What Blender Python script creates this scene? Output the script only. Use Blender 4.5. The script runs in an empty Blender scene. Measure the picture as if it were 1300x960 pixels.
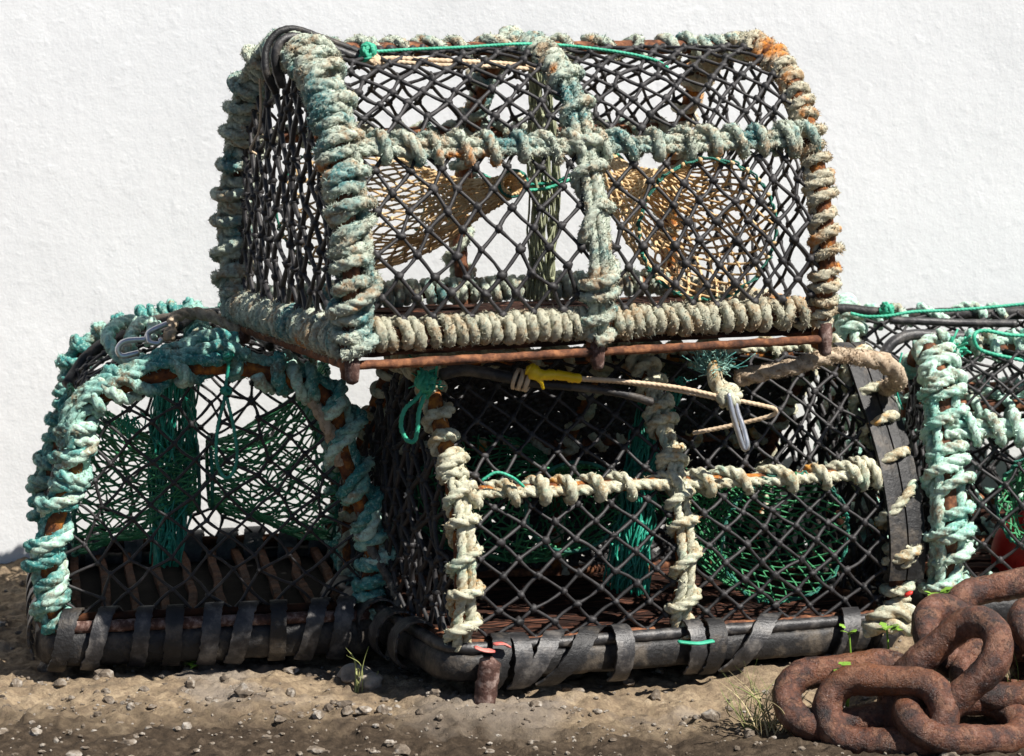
import bpy, math, random
import numpy as np
rng = np.random.default_rng(7)
random.seed(7)
sc = bpy.context.scene
col = sc.collection
R = math.radians
PI = math.pi

# ------------------------------------------------------------------ camera model (same numbers as the camera object)
CAM_F, CAM_P, CAM_H = 3383.0, 0.1653, 1.057
def at(px, py, Y):
    """point of the place at depth Y (metres from the camera) seen towards photo position px, py"""
    a = (px - 650) / CAM_F; b = -(py - 480) / CAM_F
    d = np.array([a, math.cos(CAM_P) + b * math.sin(CAM_P), -math.sin(CAM_P) + b * math.cos(CAM_P)])
    return np.array([0, 0, CAM_H]) + d * (Y / d[1])

def rotm(rx, ry, rz):
    c, s = math.cos, math.sin
    X = np.array([[1, 0, 0], [0, c(rx), -s(rx)], [0, s(rx), c(rx)]])
    Y = np.array([[c(ry), 0, s(ry)], [0, 1, 0], [-s(ry), 0, c(ry)]])
    Z = np.array([[c(rz), -s(rz), 0], [s(rz), c(rz), 0], [0, 0, 1]])
    return Z @ Y @ X

# ------------------------------------------------------------------ mesh builder
class MB:
    def __init__(self): self.v = []; self.q = []; self.t = []; self.n = 0
    def add(self, v, q=None, t=None):
        v = np.asarray(v, float).reshape(-1, 3)
        self.v.append(v)
        if q is not None and len(q): self.q.append(np.asarray(q, np.int64).reshape(-1, 4) + self.n)
        if t is not None and len(t): self.t.append(np.asarray(t, np.int64).reshape(-1, 3) + self.n)
        self.n += len(v)
    def build(self, name, mat, parent=None, smooth=True, xf=None):
        me = bpy.data.meshes.new(name)
        V = np.concatenate(self.v) if self.v else np.zeros((0, 3))
        if xf is not None: V = (V - xf[1]) @ xf[0]           # world -> local of the thing
        Q = np.concatenate(self.q) if self.q else np.zeros((0, 4), np.int64)
        T = np.concatenate(self.t) if self.t else np.zeros((0, 3), np.int64)
        me.vertices.add(len(V)); me.vertices.foreach_set('co', V.astype(np.float32).ravel())
        nl = len(Q) * 4 + len(T) * 3
        me.loops.add(nl)
        me.loops.foreach_set('vertex_index', np.concatenate([Q.ravel(), T.ravel()]).astype(np.int32))
        me.polygons.add(len(Q) + len(T))
        st = np.concatenate([np.arange(len(Q)) * 4, len(Q) * 4 + np.arange(len(T)) * 3]).astype(np.int32)
        me.polygons.foreach_set('loop_start', st)
        me.polygons.foreach_set('use_smooth', np.full(len(Q) + len(T), bool(smooth)))
        me.update(calc_edges=True); me.validate()
        o = bpy.data.objects.new(name, me); me.materials.append(mat)
        col.objects.link(o)
        if parent is not None: o.parent = parent
        return o

def unit(a): return a / np.maximum(np.linalg.norm(a, axis=-1, keepdims=True), 1e-9)

def catmull(P, n):
    """smooth curve through points, n samples per span"""
    P = np.asarray(P, float)
    P = np.concatenate([[2 * P[0] - P[1]], P, [2 * P[-1] - P[-2]]])
    t = np.linspace(0, 1, n, endpoint=False)[:, None]
    out = []
    for i in range(1, len(P) - 2):
        a, b, c, d = P[i - 1:i + 3]
        out.append(.5 * (2 * b + (c - a) * t + (2 * a - 5 * b + 4 * c - d) * t ** 2 + (3 * b - a - 3 * c + d) * t ** 3))
    out.append(P[-2][None])
    return np.concatenate(out)

def resample(P, step):
    d = np.concatenate([[0], np.cumsum(np.linalg.norm(np.diff(P, axis=0), axis=1))])
    n = max(3, int(d[-1] / step) + 1)
    s = np.linspace(0, d[-1], n)
    return np.stack([np.interp(s, d, P[:, k]) for k in range(P.shape[1])], 1), s

def transport(P):
    T = unit(np.gradient(P, axis=0))
    r = np.array([0, 0, 1.]) if abs(T[0][2]) < .9 else np.array([1., 0, 0])
    N = np.zeros_like(P); n = unit(r - T[0] * (r @ T[0]))
    for i in range(len(P)):
        n = n - T[i] * (n @ T[i]); n = n / max(np.linalg.norm(n), 1e-9); N[i] = n
    return T, N

def sweep(mb, P, r, ns=10, lobes=0, lay=0.05, ref=None, rough=0.0, closed=False, depth=.3, cap=True, flat=1.0):
    """tube along P; lobes>0 gives a laid rope of that many strands (lay = length of one turn)"""
    P = np.asarray(P, float); n = len(P)
    if ref is None: T, N = transport(P)
    else:
        T = unit(np.gradient(P, axis=0)); N = unit(ref - T * (ref * T).sum(1, keepdims=True))
    B = np.cross(T, N)
    s = np.concatenate([[0], np.cumsum(np.linalg.norm(np.diff(P, axis=0), axis=1))])
    th = np.linspace(0, 2 * PI, ns, endpoint=False)[None]
    rr = np.broadcast_to(np.asarray(r, float).reshape(-1, 1), (n, ns)).copy()
    if lobes:
        ph = (th - 2 * PI * s[:, None] / lay) * lobes / 2
        rr = rr * (1 - depth + depth * np.abs(np.cos(ph)) * 1.25)
    if rough: rr = rr * (1 + rough * rng.normal(size=(n, ns)))
    V = P[:, None] + rr[..., None] * (np.cos(th)[..., None] * N[:, None] * flat + np.sin(th)[..., None] * B[:, None])
    i = np.arange(n - 1 if not closed else n)[:, None]; j = np.arange(ns)[None]
    a = i * ns + j; b = i * ns + (j + 1) % ns; i2 = (i + 1) % n
    c = i2 * ns + (j + 1) % ns; d = i2 * ns + j
    q = np.stack([a, b, c, d], -1).reshape(-1, 4)
    V = V.reshape(-1, 3)
    t = None
    if cap and not closed:
        k = len(V); V = np.concatenate([V, [P[0] - T[0] * rr[0].mean() * .5], [P[-1] + T[-1] * rr[-1].mean() * .5]])
        jj = np.arange(ns)
        t = np.concatenate([np.stack([np.full(ns, k), (jj + 1) % ns, jj], 1),
                            np.stack([np.full(ns, k + 1), (n - 1) * ns + jj, (n - 1) * ns + (jj + 1) % ns], 1)])
    mb.add(V, q, t)
    return P, N, B, T, rr

def fibres(mb, P, N, B, T, r, dens, lmin=.003, lmax=.010, w=.0007):
    """loose frayed fibres standing off a rope: thin tapered slivers"""
    L = np.linalg.norm(np.diff(P, axis=0), axis=1).sum()
    m = int(L * dens)
    if m < 1: return
    i = rng.integers(0, len(P), m); th = rng.uniform(0, 2 * PI, m)
    nr = np.cos(th)[:, None] * N[i] + np.sin(th)[:, None] * B[i]
    rr = np.asarray(r, float); rr = np.broadcast_to(rr.reshape(-1)[:1] if rr.size == 1 else rr.reshape(-1), (len(P),))[i]
    base = P[i] + nr * rr[:, None] * .85
    tang = np.cross(T[i], nr)
    d = unit(nr * rng.uniform(.15, .9, (m, 1)) + T[i] * rng.normal(0, .6, (m, 1)) + tang * rng.normal(0, .6, (m, 1)))
    ln = rng.uniform(lmin, lmax, (m, 1)) * rng.uniform(.3, .9, (m, 1))
    side = unit(np.cross(d, rng.normal(size=(m, 3)))) * w
    mid = base + d * ln * .6
    tip = base + unit(d + rng.normal(0, .5, (m, 3))) * ln
    V = np.stack([base - side, base + side, mid + side * .8, mid - side * .8, tip], 1).reshape(-1, 3)
    k = np.arange(m)[:, None] * 5
    mb.add(V, k + np.array([[0, 1, 2, 3]]), k + np.array([[3, 2, 4]]))

STYLE = dict(rough=.065, fuzz=3.2, depth=.26, lay=6.4)
def rope(mb, P, r, fuzz=900, step=None, lay=None, rough=.065, ns=18, ref=None, depth=.25, wob=0.0):
    P, s = resample(np.asarray(P, float), step or r * .30)
    if wob:
        k = max(4, int(s[-1] / .03)); ctrl = rng.normal(0, wob, (k, 3))
        P = P + np.stack([np.interp(np.linspace(0, k - 1, len(P)), np.arange(k), ctrl[:, c]) for c in range(3)], 1)
    rv = r * (1 + smooth_noise(len(P), int(s[-1] / .035) + 3, .10))
    out = sweep(mb, P, rv, ns, 3, lay or r * STYLE['lay'], ref, STYLE['rough'], depth=STYLE['depth'])
    if fuzz: fibres(mb, P, out[1], out[2], out[3], np.array([r]), fuzz * STYLE['fuzz'])

def smooth_noise(n, k, amp):
    k = max(k, 3); c = rng.normal(0, amp, k)
    x = np.linspace(0, k - 1, n); i = np.clip(x.astype(int), 0, k - 2); f = x - i; f = f * f * (3 - 2 * f)
    return c[i] * (1 - f) + c[i + 1] * f

def wrap(mb, bar, core, rr, pitch, out, nlong=0, long_ang=0.0, jit=.16, fuzz=900, s0=0.0, s1=1.0, ljit=.0015, hand=1, depth=.25):
    """rope wound round a bar: nlong ropes laid along it, then a helix with uneven pitch over them"""
    core *= .66; rr *= .72; ljit *= .9; jit *= 1.25; pitch = pitch and pitch * .94
    bar, s = resample(np.asarray(bar, float), .004)
    n = len(bar); a, b = int(s0 * n), max(int(s1 * n), int(s0 * n) + 8)
    bar, s = bar[a:b], s[a:b] - s[a]; n = len(bar)
    T = unit(np.gradient(bar, axis=0)); o = np.asarray(out, float)
    if o.ndim == 1: o = np.broadcast_to(o, bar.shape)
    else: o = np.stack([np.interp(np.linspace(0, 1, len(bar)), np.linspace(0, 1, len(o)), o[:, c]) for c in range(3)], 1)
    N = unit(o - T * (o * T).sum(1, keepdims=True)); B = np.cross(T, N)
    longs = [long_ang + (k - (nlong - 1) / 2) * (2 * math.asin(min(.95, rr / (core + rr)))) for k in range(nlong)]
    for la in longs:
        w = smooth_noise(n, int(s[-1] / .05) + 3, .12)
        rad = core + rr * .85
        P = bar + rad * (np.cos(la + w)[:, None] * N + np.sin(la + w)[:, None] * B)
        rope(mb, P, rr * .97, fuzz)
    if pitch is None: return
    m = max(int(s[-1] / pitch * 26), 40)
    ss = np.linspace(0, s[-1], m)
    loc = pitch * np.exp(smooth_noise(m, int(s[-1] / pitch / 1.5) + 3, jit))
    ph = rng.uniform(0, 6.28) + hand * np.cumsum(np.full(m, ss[1]) / loc) * 2 * PI
    itp = lambda A: np.stack([np.interp(ss, s, A[:, c]) for c in range(3)], 1)
    bb, NN, BB = itp(bar), unit(itp(N)), unit(itp(B))
    rad = core + rr * .88 + smooth_noise(m, int(m / 6), ljit)
    if nlong:
        bump = np.zeros(m)
        for la in longs: bump = np.maximum(bump, np.clip(np.cos(ph - la), 0, 1) ** 1.5)
        rad = rad + bump * rr * 1.55
    rv = np.cos(ph)[:, None] * NN + np.sin(ph)[:, None] * BB
    P = bb + rad[:, None] * rv
    P = P + unit(np.gradient(bb, axis=0)) * (smooth_noise(m, int(m / 9), .16) * pitch)[:, None]
    P, _ = resample(P, rr * .32)
    T2 = unit(np.gradient(P, axis=0))
    rope(mb, P, rr, fuzz, step=rr * .32, depth=depth)

def knot(mb, c, size, rr, n=3, fuzz=900):
    for k in range(n):
        u = unit(rng.normal(size=3)); v = unit(np.cross(u, rng.normal(size=3)))
        th = np.linspace(0, 2 * PI * .98, 40)
        P = np.asarray(c) + size * (np.cos(th)[:, None] * u + np.sin(th)[:, None] * v * .8) + rng.normal(0, size * .12, 3)
        rope(mb, P, rr, fuzz)

# ------------------------------------------------------------------ netting
def _ico():
    t = (1 + 5 ** .5) / 2
    v = unit(np.array([[-1, t, 0], [1, t, 0], [-1, -t, 0], [1, -t, 0], [0, -1, t], [0, 1, t], [0, -1, -t], [0, 1, -t], [t, 0, -1], [t, 0, 1], [-t, 0, -1], [-t, 0, 1]]))
    f = [(0, 11, 5), (0, 5, 1), (0, 1, 7), (0, 7, 10), (0, 10, 11), (1, 5, 9), (5, 11, 4), (11, 10, 2), (10, 7, 6), (7, 1, 8), (3, 9, 4), (3, 4, 2), (3, 2, 6), (3, 6, 8), (3, 8, 9), (4, 9, 5), (2, 4, 11), (6, 2, 10), (8, 6, 7), (9, 8, 1)]
    V = list(map(tuple, v)); F = []; mid = {}
    def m(a, b):
        k = (min(a, b), max(a, b))
        if k not in mid: mid[k] = len(V); V.append(tuple(unit(np.array(V[a]) + np.array(V[b]))))
        return mid[k]
    for a, b, c in f:
        x, y, z = m(a, b), m(b, c), m(c, a); F += [(a, x, z), (b, y, x), (c, z, y), (x, y, z)]
    return np.array(V), np.array(F)
ICO_V, ICO_F = _ico()

def tubes(mb, P0, P1, r, bow=0.0, ns=6, K=5):
    E = len(P0)
    if not E: return
    t = np.linspace(0, 1, K)
    D = P1 - P0; L = np.linalg.norm(D, axis=1, keepdims=True)
    off = rng.normal(0, 1, (E, 3)) * bow * L
    P = P0[:, None] + D[:, None] * t[None, :, None] + off[:, None] * np.sin(PI * t)[None, :, None]
    T = unit(D); ref = np.where(np.abs(T[:, 2:3]) > .9, np.array([[1., 0, 0]]), np.array([[0, 0, 1.]]))
    N = unit(np.cross(T, ref)); B = np.cross(T, N)
    th = np.linspace(0, 2 * PI, ns, endpoint=False)
    rr = r * (1 + .10 * rng.normal(size=(E, K, 1)))
    rr = rr * (1 + .18 * np.abs(2 * t - 1)[None, :, None] ** 2)
    ring = np.cos(th)[None, :, None] * N[:, None] + np.sin(th)[None, :, None] * B[:, None]
    V = P[:, :, None] + rr[..., None] * ring[:, None]
    e = np.arange(E)[:, None, None] * K * ns; k = np.arange(K - 1)[None, :, None] * ns; j = np.arange(ns)[None, None]; j1 = (j + 1) % ns
    q = np.stack([e + k + j, e + k + j1, e + k + ns + j1, e + k + ns + j], -1).reshape(-1, 4)
    mb.add(V.reshape(-1, 3), q)

def knots(mb, P, r):
    n = len(P)
    if not n: return
    S = r * rng.uniform(.8, 1.15, (n, 1, 3))
    V = P[:, None] + ICO_V[None] * S * (1 + .14 * rng.normal(size=(n, len(ICO_V), 1)))
    f = (np.arange(n)[:, None, None] * len(ICO_V) + ICO_F[None]).reshape(-1, 3)
    mb.add(V.reshape(-1, 3), None, f)

def diamond(mb, fn, u0, u1, v0, v1, du, dv, r, kr, inside=None, jit=.08, bow=.03, closed=False, warp=None, drop=0.0):
    """knotted diamond netting on the surface fn(u, v); clipped to the u, v box and to inside(u, v)"""
    nj = int(round((v1 - v0) / (dv / 2))); dvv = (v1 - v0) / nj
    ni = int(round((u1 - u0) / du)); duu = (u1 - u0) / ni
    jj, ii = np.meshgrid(np.arange(nj + 1), np.arange(-1, ni + 2), indexing='ij')
    if closed: ii = ii % ni
    U = u0 + (ii + .5 * (jj % 2)) * duu; V = v0 + jj * dvv
    sh = U.shape
    if closed:
        ju = rng.normal(0, jit * duu, (nj + 1, ni)); jv = rng.normal(0, jit * dvv, (nj + 1, ni))
        U = U + ju[jj, ii]; V = V + np.where((jj == 0) | (jj == nj), 0, jv[jj, ii])
    else:
        U = U + rng.normal(0, jit * duu, sh); V = V + np.where((jj == 0) | (jj == nj), 0, rng.normal(0, jit * dvv, sh))
    if warp is not None: U, V = warp(U, V)
    ok = lambda u, v: ((u >= u0 - 1e-6) & (u <= u1 + 1e-6) | closed) & (inside(u, v) if inside is not None else True)
    e0, e1 = [], []
    for j in range(nj):
        for i in range(1 if not closed else 0, sh[1] - 1 if not closed else ni):
            for di in ((0, 1) if j % 2 else (-1, 0)):
                k = i + di
                if closed: k = k % ni; a_i = i + 1; k = k + 1; i_ = a_i
                else:
                    i_ = i
                    if k < 0 or k >= sh[1]: continue
                e0.append((j, i_)); e1.append((j + 1, k))
    e0, e1 = np.array(e0), np.array(e1)
    ua, va, ub, vb = U[e0[:, 0], e0[:, 1]], V[e0[:, 0], e0[:, 1]], U[e1[:, 0], e1[:, 1]], V[e1[:, 0], e1[:, 1]]
    if closed:
        ub = ua + (ub - ua + (u1 - u0) / 2) % (u1 - u0) - (u1 - u0) / 2
    oa, ob = ok(ua, va), ok(ub, vb)
    keep = oa | ob
    if drop: keep &= rng.uniform(size=len(keep)) > drop
    ua, va, ub, vb, oa, ob = [x[keep] for x in (ua, va, ub, vb, oa, ob)]
    for A_u, A_v, bad, O_u, O_v in ((ua, va, ~oa, ub, vb), (ub, vb, ~ob, ua, va)):
        lo, hi = np.zeros(len(ua)), np.ones(len(ua))                # march from the inside end towards the outside one
        for _ in range(12):
            m = (lo + hi) / 2; g = ok(O_u + (A_u - O_u) * m, O_v + (A_v - O_v) * m); lo = np.where(g, m, lo); hi = np.where(g, hi, m)
        A_u[bad] = (O_u + (A_u - O_u) * lo)[bad]; A_v[bad] = (O_v + (A_v - O_v) * lo)[bad]
    tubes(mb, fn(ua, va), fn(ub, vb), r, bow)
    if kr:
        sel = (slice(None), slice(1, ni + 1)) if closed else (slice(None), slice(None))
        uu, vv = U[sel].ravel(), V[sel].ravel(); g = ok(uu, vv) & np.ones(len(uu), bool)
        knots(mb, fn(uu[g], vv[g]), kr)

# ------------------------------------------------------------------ materials
def mat_new(name):
    m = bpy.data.materials.new(name); m.use_nodes = True
    nt = m.node_tree; b = nt.nodes['Principled BSDF']
    return m, nt, b
def nd(nt, t, **kw):
    n = nt.nodes.new(t)
    for k, v in kw.items():
        if k in n.inputs: n.inputs[k].default_value = v
        else: setattr(n, k, v)
    return n
def noise(nt, scale, detail=4, rough=.55, off=0.0, vec=None):
    tc = nt.nodes.new('ShaderNodeTexCoord'); mp = nt.nodes.new('ShaderNodeMapping'); mp.inputs['Location'].default_value = (off, off * .7, -off)
    if vec: mp.inputs['Scale'].default_value = vec
    n = nt.nodes.new('ShaderNodeTexNoise'); n.inputs['Scale'].default_value = scale; n.inputs['Detail'].default_value = detail; n.inputs['Roughness'].default_value = rough
    nt.links.new(tc.outputs['Object'], mp.inputs[0]); nt.links.new(mp.outputs[0], n.inputs[0])
    return n.outputs['Fac']
def ramp(nt, fac, stops, interp='LINEAR'):
    r = nt.nodes.new('ShaderNodeValToRGB'); r.color_ramp.interpolation = interp
    e = r.color_ramp.elements
    while len(e) < len(stops): e.new(.5)
    for x, (p, c) in zip(e, stops): x.position = p; x.color = (c[0], c[1], c[2], 1) if not isinstance(c, (int, float)) else (c, c, c, 1)
    nt.links.new(fac, r.inputs[0]); return r.outputs[0]
def mix(nt, f, a, b):
    m = nt.nodes.new('ShaderNodeMix'); m.data_type = 'RGBA'
    if isinstance(f, (int, float)): m.inputs[0].default_value = f
    else: nt.links.new(f, m.inputs[0])
    for k, s in ((6, a), (7, b)):
        if isinstance(s, tuple): m.inputs[k].default_value = (*s, 1)
        else: nt.links.new(s, m.inputs[k])
    return m.outputs[2]
def bump(nt, b, fac, dist, strength=1.0, prev=None):
    n = nt.nodes.new('ShaderNodeBump'); n.inputs['Distance'].default_value = dist; n.inputs['Strength'].default_value = strength
    nt.links.new(fac, n.inputs['Height'])
    if prev is not None: nt.links.new(prev, n.inputs['Normal'])
    nt.links.new(n.outputs[0], b.inputs['Normal']); return n.outputs[0]

def rope_mat(name, bleached, dirt, fresh, stain, stain_amt=.0, fresh_amt=.45, off=0.0, tuft=.0012):
    """bleached rope: dirty tufts, fresher colour where the sun has not faded it, patches of orange stain"""
    m, nt, b = mat_new(name)
    c = ramp(nt, noise(nt, 30, 4, .65, off), [(.38, dirt), (.50, bleached), (.70, bleached)])
    f = ramp(nt, noise(nt, 14, 4, .65, off + 9), [(fresh_amt, 0), (fresh_amt + .13, .9)])
    c = mix(nt, f, c, fresh)
    f2 = ramp(nt, noise(nt, 150, 4, .7, off + 3), [(.40, .8), (.52, 0)])
    c = mix(nt, f2, c, mix(nt, .6, c, tuple(x * .42 for x in dirt)))
    f4 = ramp(nt, noise(nt, 210, 3, .65, off + 6), [(.52, 0), (.66, .75)])
    c = mix(nt, f4, c, tuple(min(1, x * 1.12) for x in bleached))
    f5 = ramp(nt, noise(nt, 75, 4, .7, off + 16), [(.56, 0), (.70, .6)])
    c = mix(nt, f5, c, fresh)
    if stain_amt > 0:
        f3 = ramp(nt, noise(nt, 15, 4, .65, off + 21), [(1 - stain_amt - .05, 0), (1 - stain_amt + .06, .9)])
        c = mix(nt, f3, c, stain)
    nt.links.new(c, b.inputs['Base Color'])
    b.inputs['Roughness'].default_value = .9; b.inputs['Specular IOR Level'].default_value = .12
    p = bump(nt, b, noise(nt, 300, 4, .75), tuft, .7); bump(nt, b, noise(nt, 900, 3, .7), .0016, .9, p)
    return m
def plain(name, c1, c2, scale, rough, bs=300, bd=.0006, spec=.5, metal=0.0, c3=None, off=0.0, vec=None):
    m, nt, b = mat_new(name)
    st = [(.35, c1), (.65, c2)] if c3 is None else [(.32, c1), (.5, c2), (.66, c3)]
    nt.links.new(ramp(nt, noise(nt, scale, 5, .65, off, vec), st), b.inputs['Base Color'])
    b.inputs['Roughness'].default_value = rough; b.inputs['Specular IOR Level'].default_value = spec; b.inputs['Metallic'].default_value = metal
    bump(nt, b, noise(nt, bs, 4, .65, off, vec), bd, .8)
    return m

M = {}
M['rope_grey'] = rope_mat('weathered grey green rope', (.50, .55, .45), (.42, .32, .21), (.07, .24, .25), (.62, .22, .03), .33, .52, 1, .0026)
M['rope_grey_rust'] = rope_mat('grey green rope with orange rust', (.56, .52, .39), (.44, .31, .18), (.16, .27, .25), (.62, .22, .03), .42, .66, 3, .0026)
M['rope_tan'] = rope_mat('tan weathered rope', (.47, .46, .35), (.42, .31, .19), (.18, .30, .27), (.60, .24, .04), .30, .62, 23, .0026)
M['rope_teal'] = rope_mat('teal rope', (.36, .58, .49), (.22, .18, .12), (.03, .23, .22), (.45, .17, .03), .30, .43, 5)
M['rope_cream'] = rope_mat('cream mint rope', (.58, .57, .43), (.42, .33, .20), (.30, .47, .37), (.60, .27, .03), .38, .56, 7)
M['rope_mint'] = rope_mat('pale mint rope', (.54, .74, .62), (.36, .33, .24), (.20, .52, .43), (.40, .16, .04), .30, .52, 9)
M['rope_beige'] = rope_mat('beige hairy rope', (.50, .40, .29), (.36, .26, .17), (.42, .34, .25), (.5, .3, .1), 0, .8, 11)
M['rope_dark'] = rope_mat('dark grey rope', (.16, .15, .13), (.10, .09, .08), (.12, .12, .11), (.3, .2, .1), 0, .8, 13)
M['net_black'] = plain('black braided netting twine', (.009, .0085, .009), (.034, .031, .032), 60, .55, 1200, .0005, .45)
M['net_tan'] = plain('tan netting twine', (.46, .29, .13), (.70, .53, .31), 50, .8, 1200, .0004, .2)
M['net_green'] = plain('green netting twine', (.02, .12, .05), (.07, .30, .13), 50, .6, 1200, .0004, .3)
M['net_olive'] = plain('olive strands', (.17, .19, .11), (.40, .42, .28), 60, .8, 1200, .0004, .2)
M['twine_green'] = plain('emerald twine', (.02, .26, .15), (.06, .42, .27), 40, .5, 1500, .0004, .35)
M['strand_teal'] = plain('teal nylon strands', (.006, .14, .09), (.02, .32, .22), 40, .4, 1500, .0004, .5)
M['ring_green'] = plain('dark green lashing', (.012, .05, .04), (.02, .12, .085), 60, .6, 1500, .0004, .3, 0, (.03, .22, .15))
M['cord_beige'] = plain('beige cord', (.46, .34, .22), (.60, .47, .33), 50, .75, 900, .0005, .25)
M['rust'] = plain('rusty iron', (.035, .018, .013), (.12, .048, .025), 60, .85, 260, .0014, .25, 0, (.28, .12, .055))
M['rust_orange'] = plain('orange rusted bar', (.045, .02, .014), (.15, .055, .022), 55, .85, 300, .0014, .2, 0, (.42, .16, .03))
M['rod_dark'] = plain('blackened rusty rod', (.012, .008, .007), (.05, .018, .008), 25, .85, 300, .001, .2, 0, (.09, .032, .010))
M['rust_pale'] = plain('flaking pale rusty rod', (.03, .016, .013), (.085, .042, .032), 70, .75, 300, .0016, .3, 0, (.30, .22, .19))
M['slat'] = plain('red brown worn board', (.008, .004, .003), (.022, .009, .006), 18, .85, 220, .0012, .2, 0, (.15, .06, .035), 0, (1, 8, 8))  # board tones darkened to carry the shadow of the pot above
M['rubber'] = plain('black rubber', (.005, .005, .0055), (.014, .0135, .014), 22, .55, 120, .0022, .4, 0, (.085, .07, .054))
M['shade_black'] = plain('black floor shade', (.005, .005, .005), (.012, .011, .010), 30, .9, 250, .0006, .1)  # near black colour stands in for shade on the pot floors
M['rubber_dusty'] = plain('dusty black rubber', (.010, .010, .011), (.028, .027, .028), 45, .45, 250, .001, .5, 0, (.10, .092, .085))
M['steel'] = plain('scratched steel', (.45, .45, .47), (.62, .62, .64), 60, .35, 400, .0003, .5, .9)
M['yellow'] = plain('yellow tape', (.75, .46, .005), (.85, .58, .02), 30, .4, 200, .0006, .4)
M['red'] = plain('red plastic', (.50, .015, .012), (.62, .04, .03), 14, .4, 300, .0004, .5)
M['pink'] = plain('faded red tape', (.42, .07, .06), (.62, .24, .20), 60, .5, 300, .0004, .4)
M['leaf'] = plain('fresh green leaf', (.10, .22, .02), (.22, .38, .05), 30, .5, 300, .0004, .4)
M['grass'] = plain('grass blade', (.10, .17, .03), (.34, .34, .14), 14, .6, 300, .0003, .3)
M['straw'] = plain('dry grass stem', (.30, .24, .12), (.48, .40, .24), 14, .8, 300, .0003, .2)

def chain_mat():
    m, nt, b = mat_new('heavy chain rust')
    c = ramp(nt, noise(nt, 34, 8, .74, 4), [(.36, (.016, .009, .008)), (.46, (.060, .023, .015)), (.55, (.135, .048, .024)), (.67, (.23, .125, .09))])
    f = ramp(nt, noise(nt, 9, 3, .5, 14), [(.56, 0), (.72, 1)])
    c = mix(nt, f, c, mix(nt, .35, (.19, .062, .016), c))
    f2 = ramp(nt, noise(nt, 240, 3, .6, 2), [(.36, 1), (.5, 0)])
    c = mix(nt, f2, c, mix(nt, .5, c, (.05, .025, .02)))
    fl = ramp(nt, noise(nt, 48, 6, .72, 41), [(.53, 0), (.555, 1)])
    c = mix(nt, fl, c, mix(nt, .32, c, (.30, .15, .085)))
    nt.links.new(c, b.inputs['Base Color']); nt.links.new(ramp(nt, noise(nt, 30, 5, .7, 31), [(.38, .30), (.60, .62)]), b.inputs['Roughness']); b.inputs['Specular IOR Level'].default_value = .5
    p = bump(nt, b, noise(nt, 75, 7, .75), .007, .8); p = bump(nt, b, fl, .0016, .8, p); bump(nt, b, noise(nt, 420, 3, .6), .0012, .8, p)
    return m
M['chain'] = chain_mat()

def wall_mat():
    m, nt, b = mat_new('white painted roughcast render')
    c = ramp(nt, noise(nt, 3.2, 5, .6), [(.3, (.72, .73, .735)), (.7, (.75, .757, .76))])
    f = ramp(nt, noise(nt, 45, 3, .6, 3), [(.30, 1), (.42, 0)])
    c = mix(nt, f, c, (.695, .705, .71))
    nt.links.new(c, b.inputs['Base Color']); b.inputs['Roughness'].default_value = .8; b.inputs['Specular IOR Level'].default_value = .2
    p = bump(nt, b, noise(nt, 9, 3, .5, 5), .005, .2)
    p = bump(nt, b, noise(nt, 55, 3, .55, 6), .0020, .30, p)
    p = bump(nt, b, ramp(nt, noise(nt, 38, 2, .5, 17), [(.58, 0), (.82, 1)]), .0014, .28, p)
    p = bump(nt, b, noise(nt, 26, 4, .6, 27, (1, 1, .35)), .003, .3, p)
    bump(nt, b, noise(nt, 230, 3, .6, 7), .0010, .4, p)
    return m
def ground_mat():
    m, nt, b = mat_new('dry stony earth')
    c = ramp(nt, noise(nt, 16, 8, .68), [(.30, (.10, .08, .06)), (.48, (.24, .18, .115)), (.64, (.34, .265, .175)), (.8, (.44, .38, .29))])
    f = ramp(nt, noise(nt, 120, 4, .7, 4), [(.40, 1), (.56, 0)])
    c = mix(nt, f, c, mix(nt, .55, c, (.12, .085, .06)))
    f = ramp(nt, noise(nt, 4, 3, .5, 8), [(.52, 0), (.62, 1)])
    c = mix(nt, f, c, mix(nt, .5, c, (.22, .20, .18)))
    tc = nt.nodes.new('ShaderNodeTexCoord'); sx = nt.nodes.new('ShaderNodeSeparateXYZ'); nt.links.new(tc.outputs['Object'], sx.inputs[0])
    ad = nt.nodes.new('ShaderNodeMath'); ad.operation = 'MULTIPLY_ADD'; nt.links.new(noise(nt, 14, 6, .65, 18), ad.inputs[0]); ad.inputs[1].default_value = -.30; nt.links.new(sx.outputs['Y'], ad.inputs[2])
    mr = nt.nodes.new('ShaderNodeMapRange'); mr.inputs['From Min'].default_value = 3.43; mr.inputs['From Max'].default_value = 3.28; nt.links.new(ad.outputs[0], mr.inputs['Value'])
    front_earth = ramp(nt, noise(nt, 60, 6, .7, 28), [(.32, (.022, .016, .011)), (.52, (.050, .036, .024)), (.70, (.10, .075, .052))])
    c = mix(nt, mr.outputs[0], c, front_earth)                       # darker earth tone towards the front, ragged edge
    nt.links.new(c, b.inputs['Base Color']); b.inputs['Roughness'].default_value = .92; b.inputs['Specular IOR Level'].default_value = .15
    p = bump(nt, b, noise(nt, 90, 6, .7), .006, .8); bump(nt, b, noise(nt, 500, 3, .6), .0015, .8, p)
    return m

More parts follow.
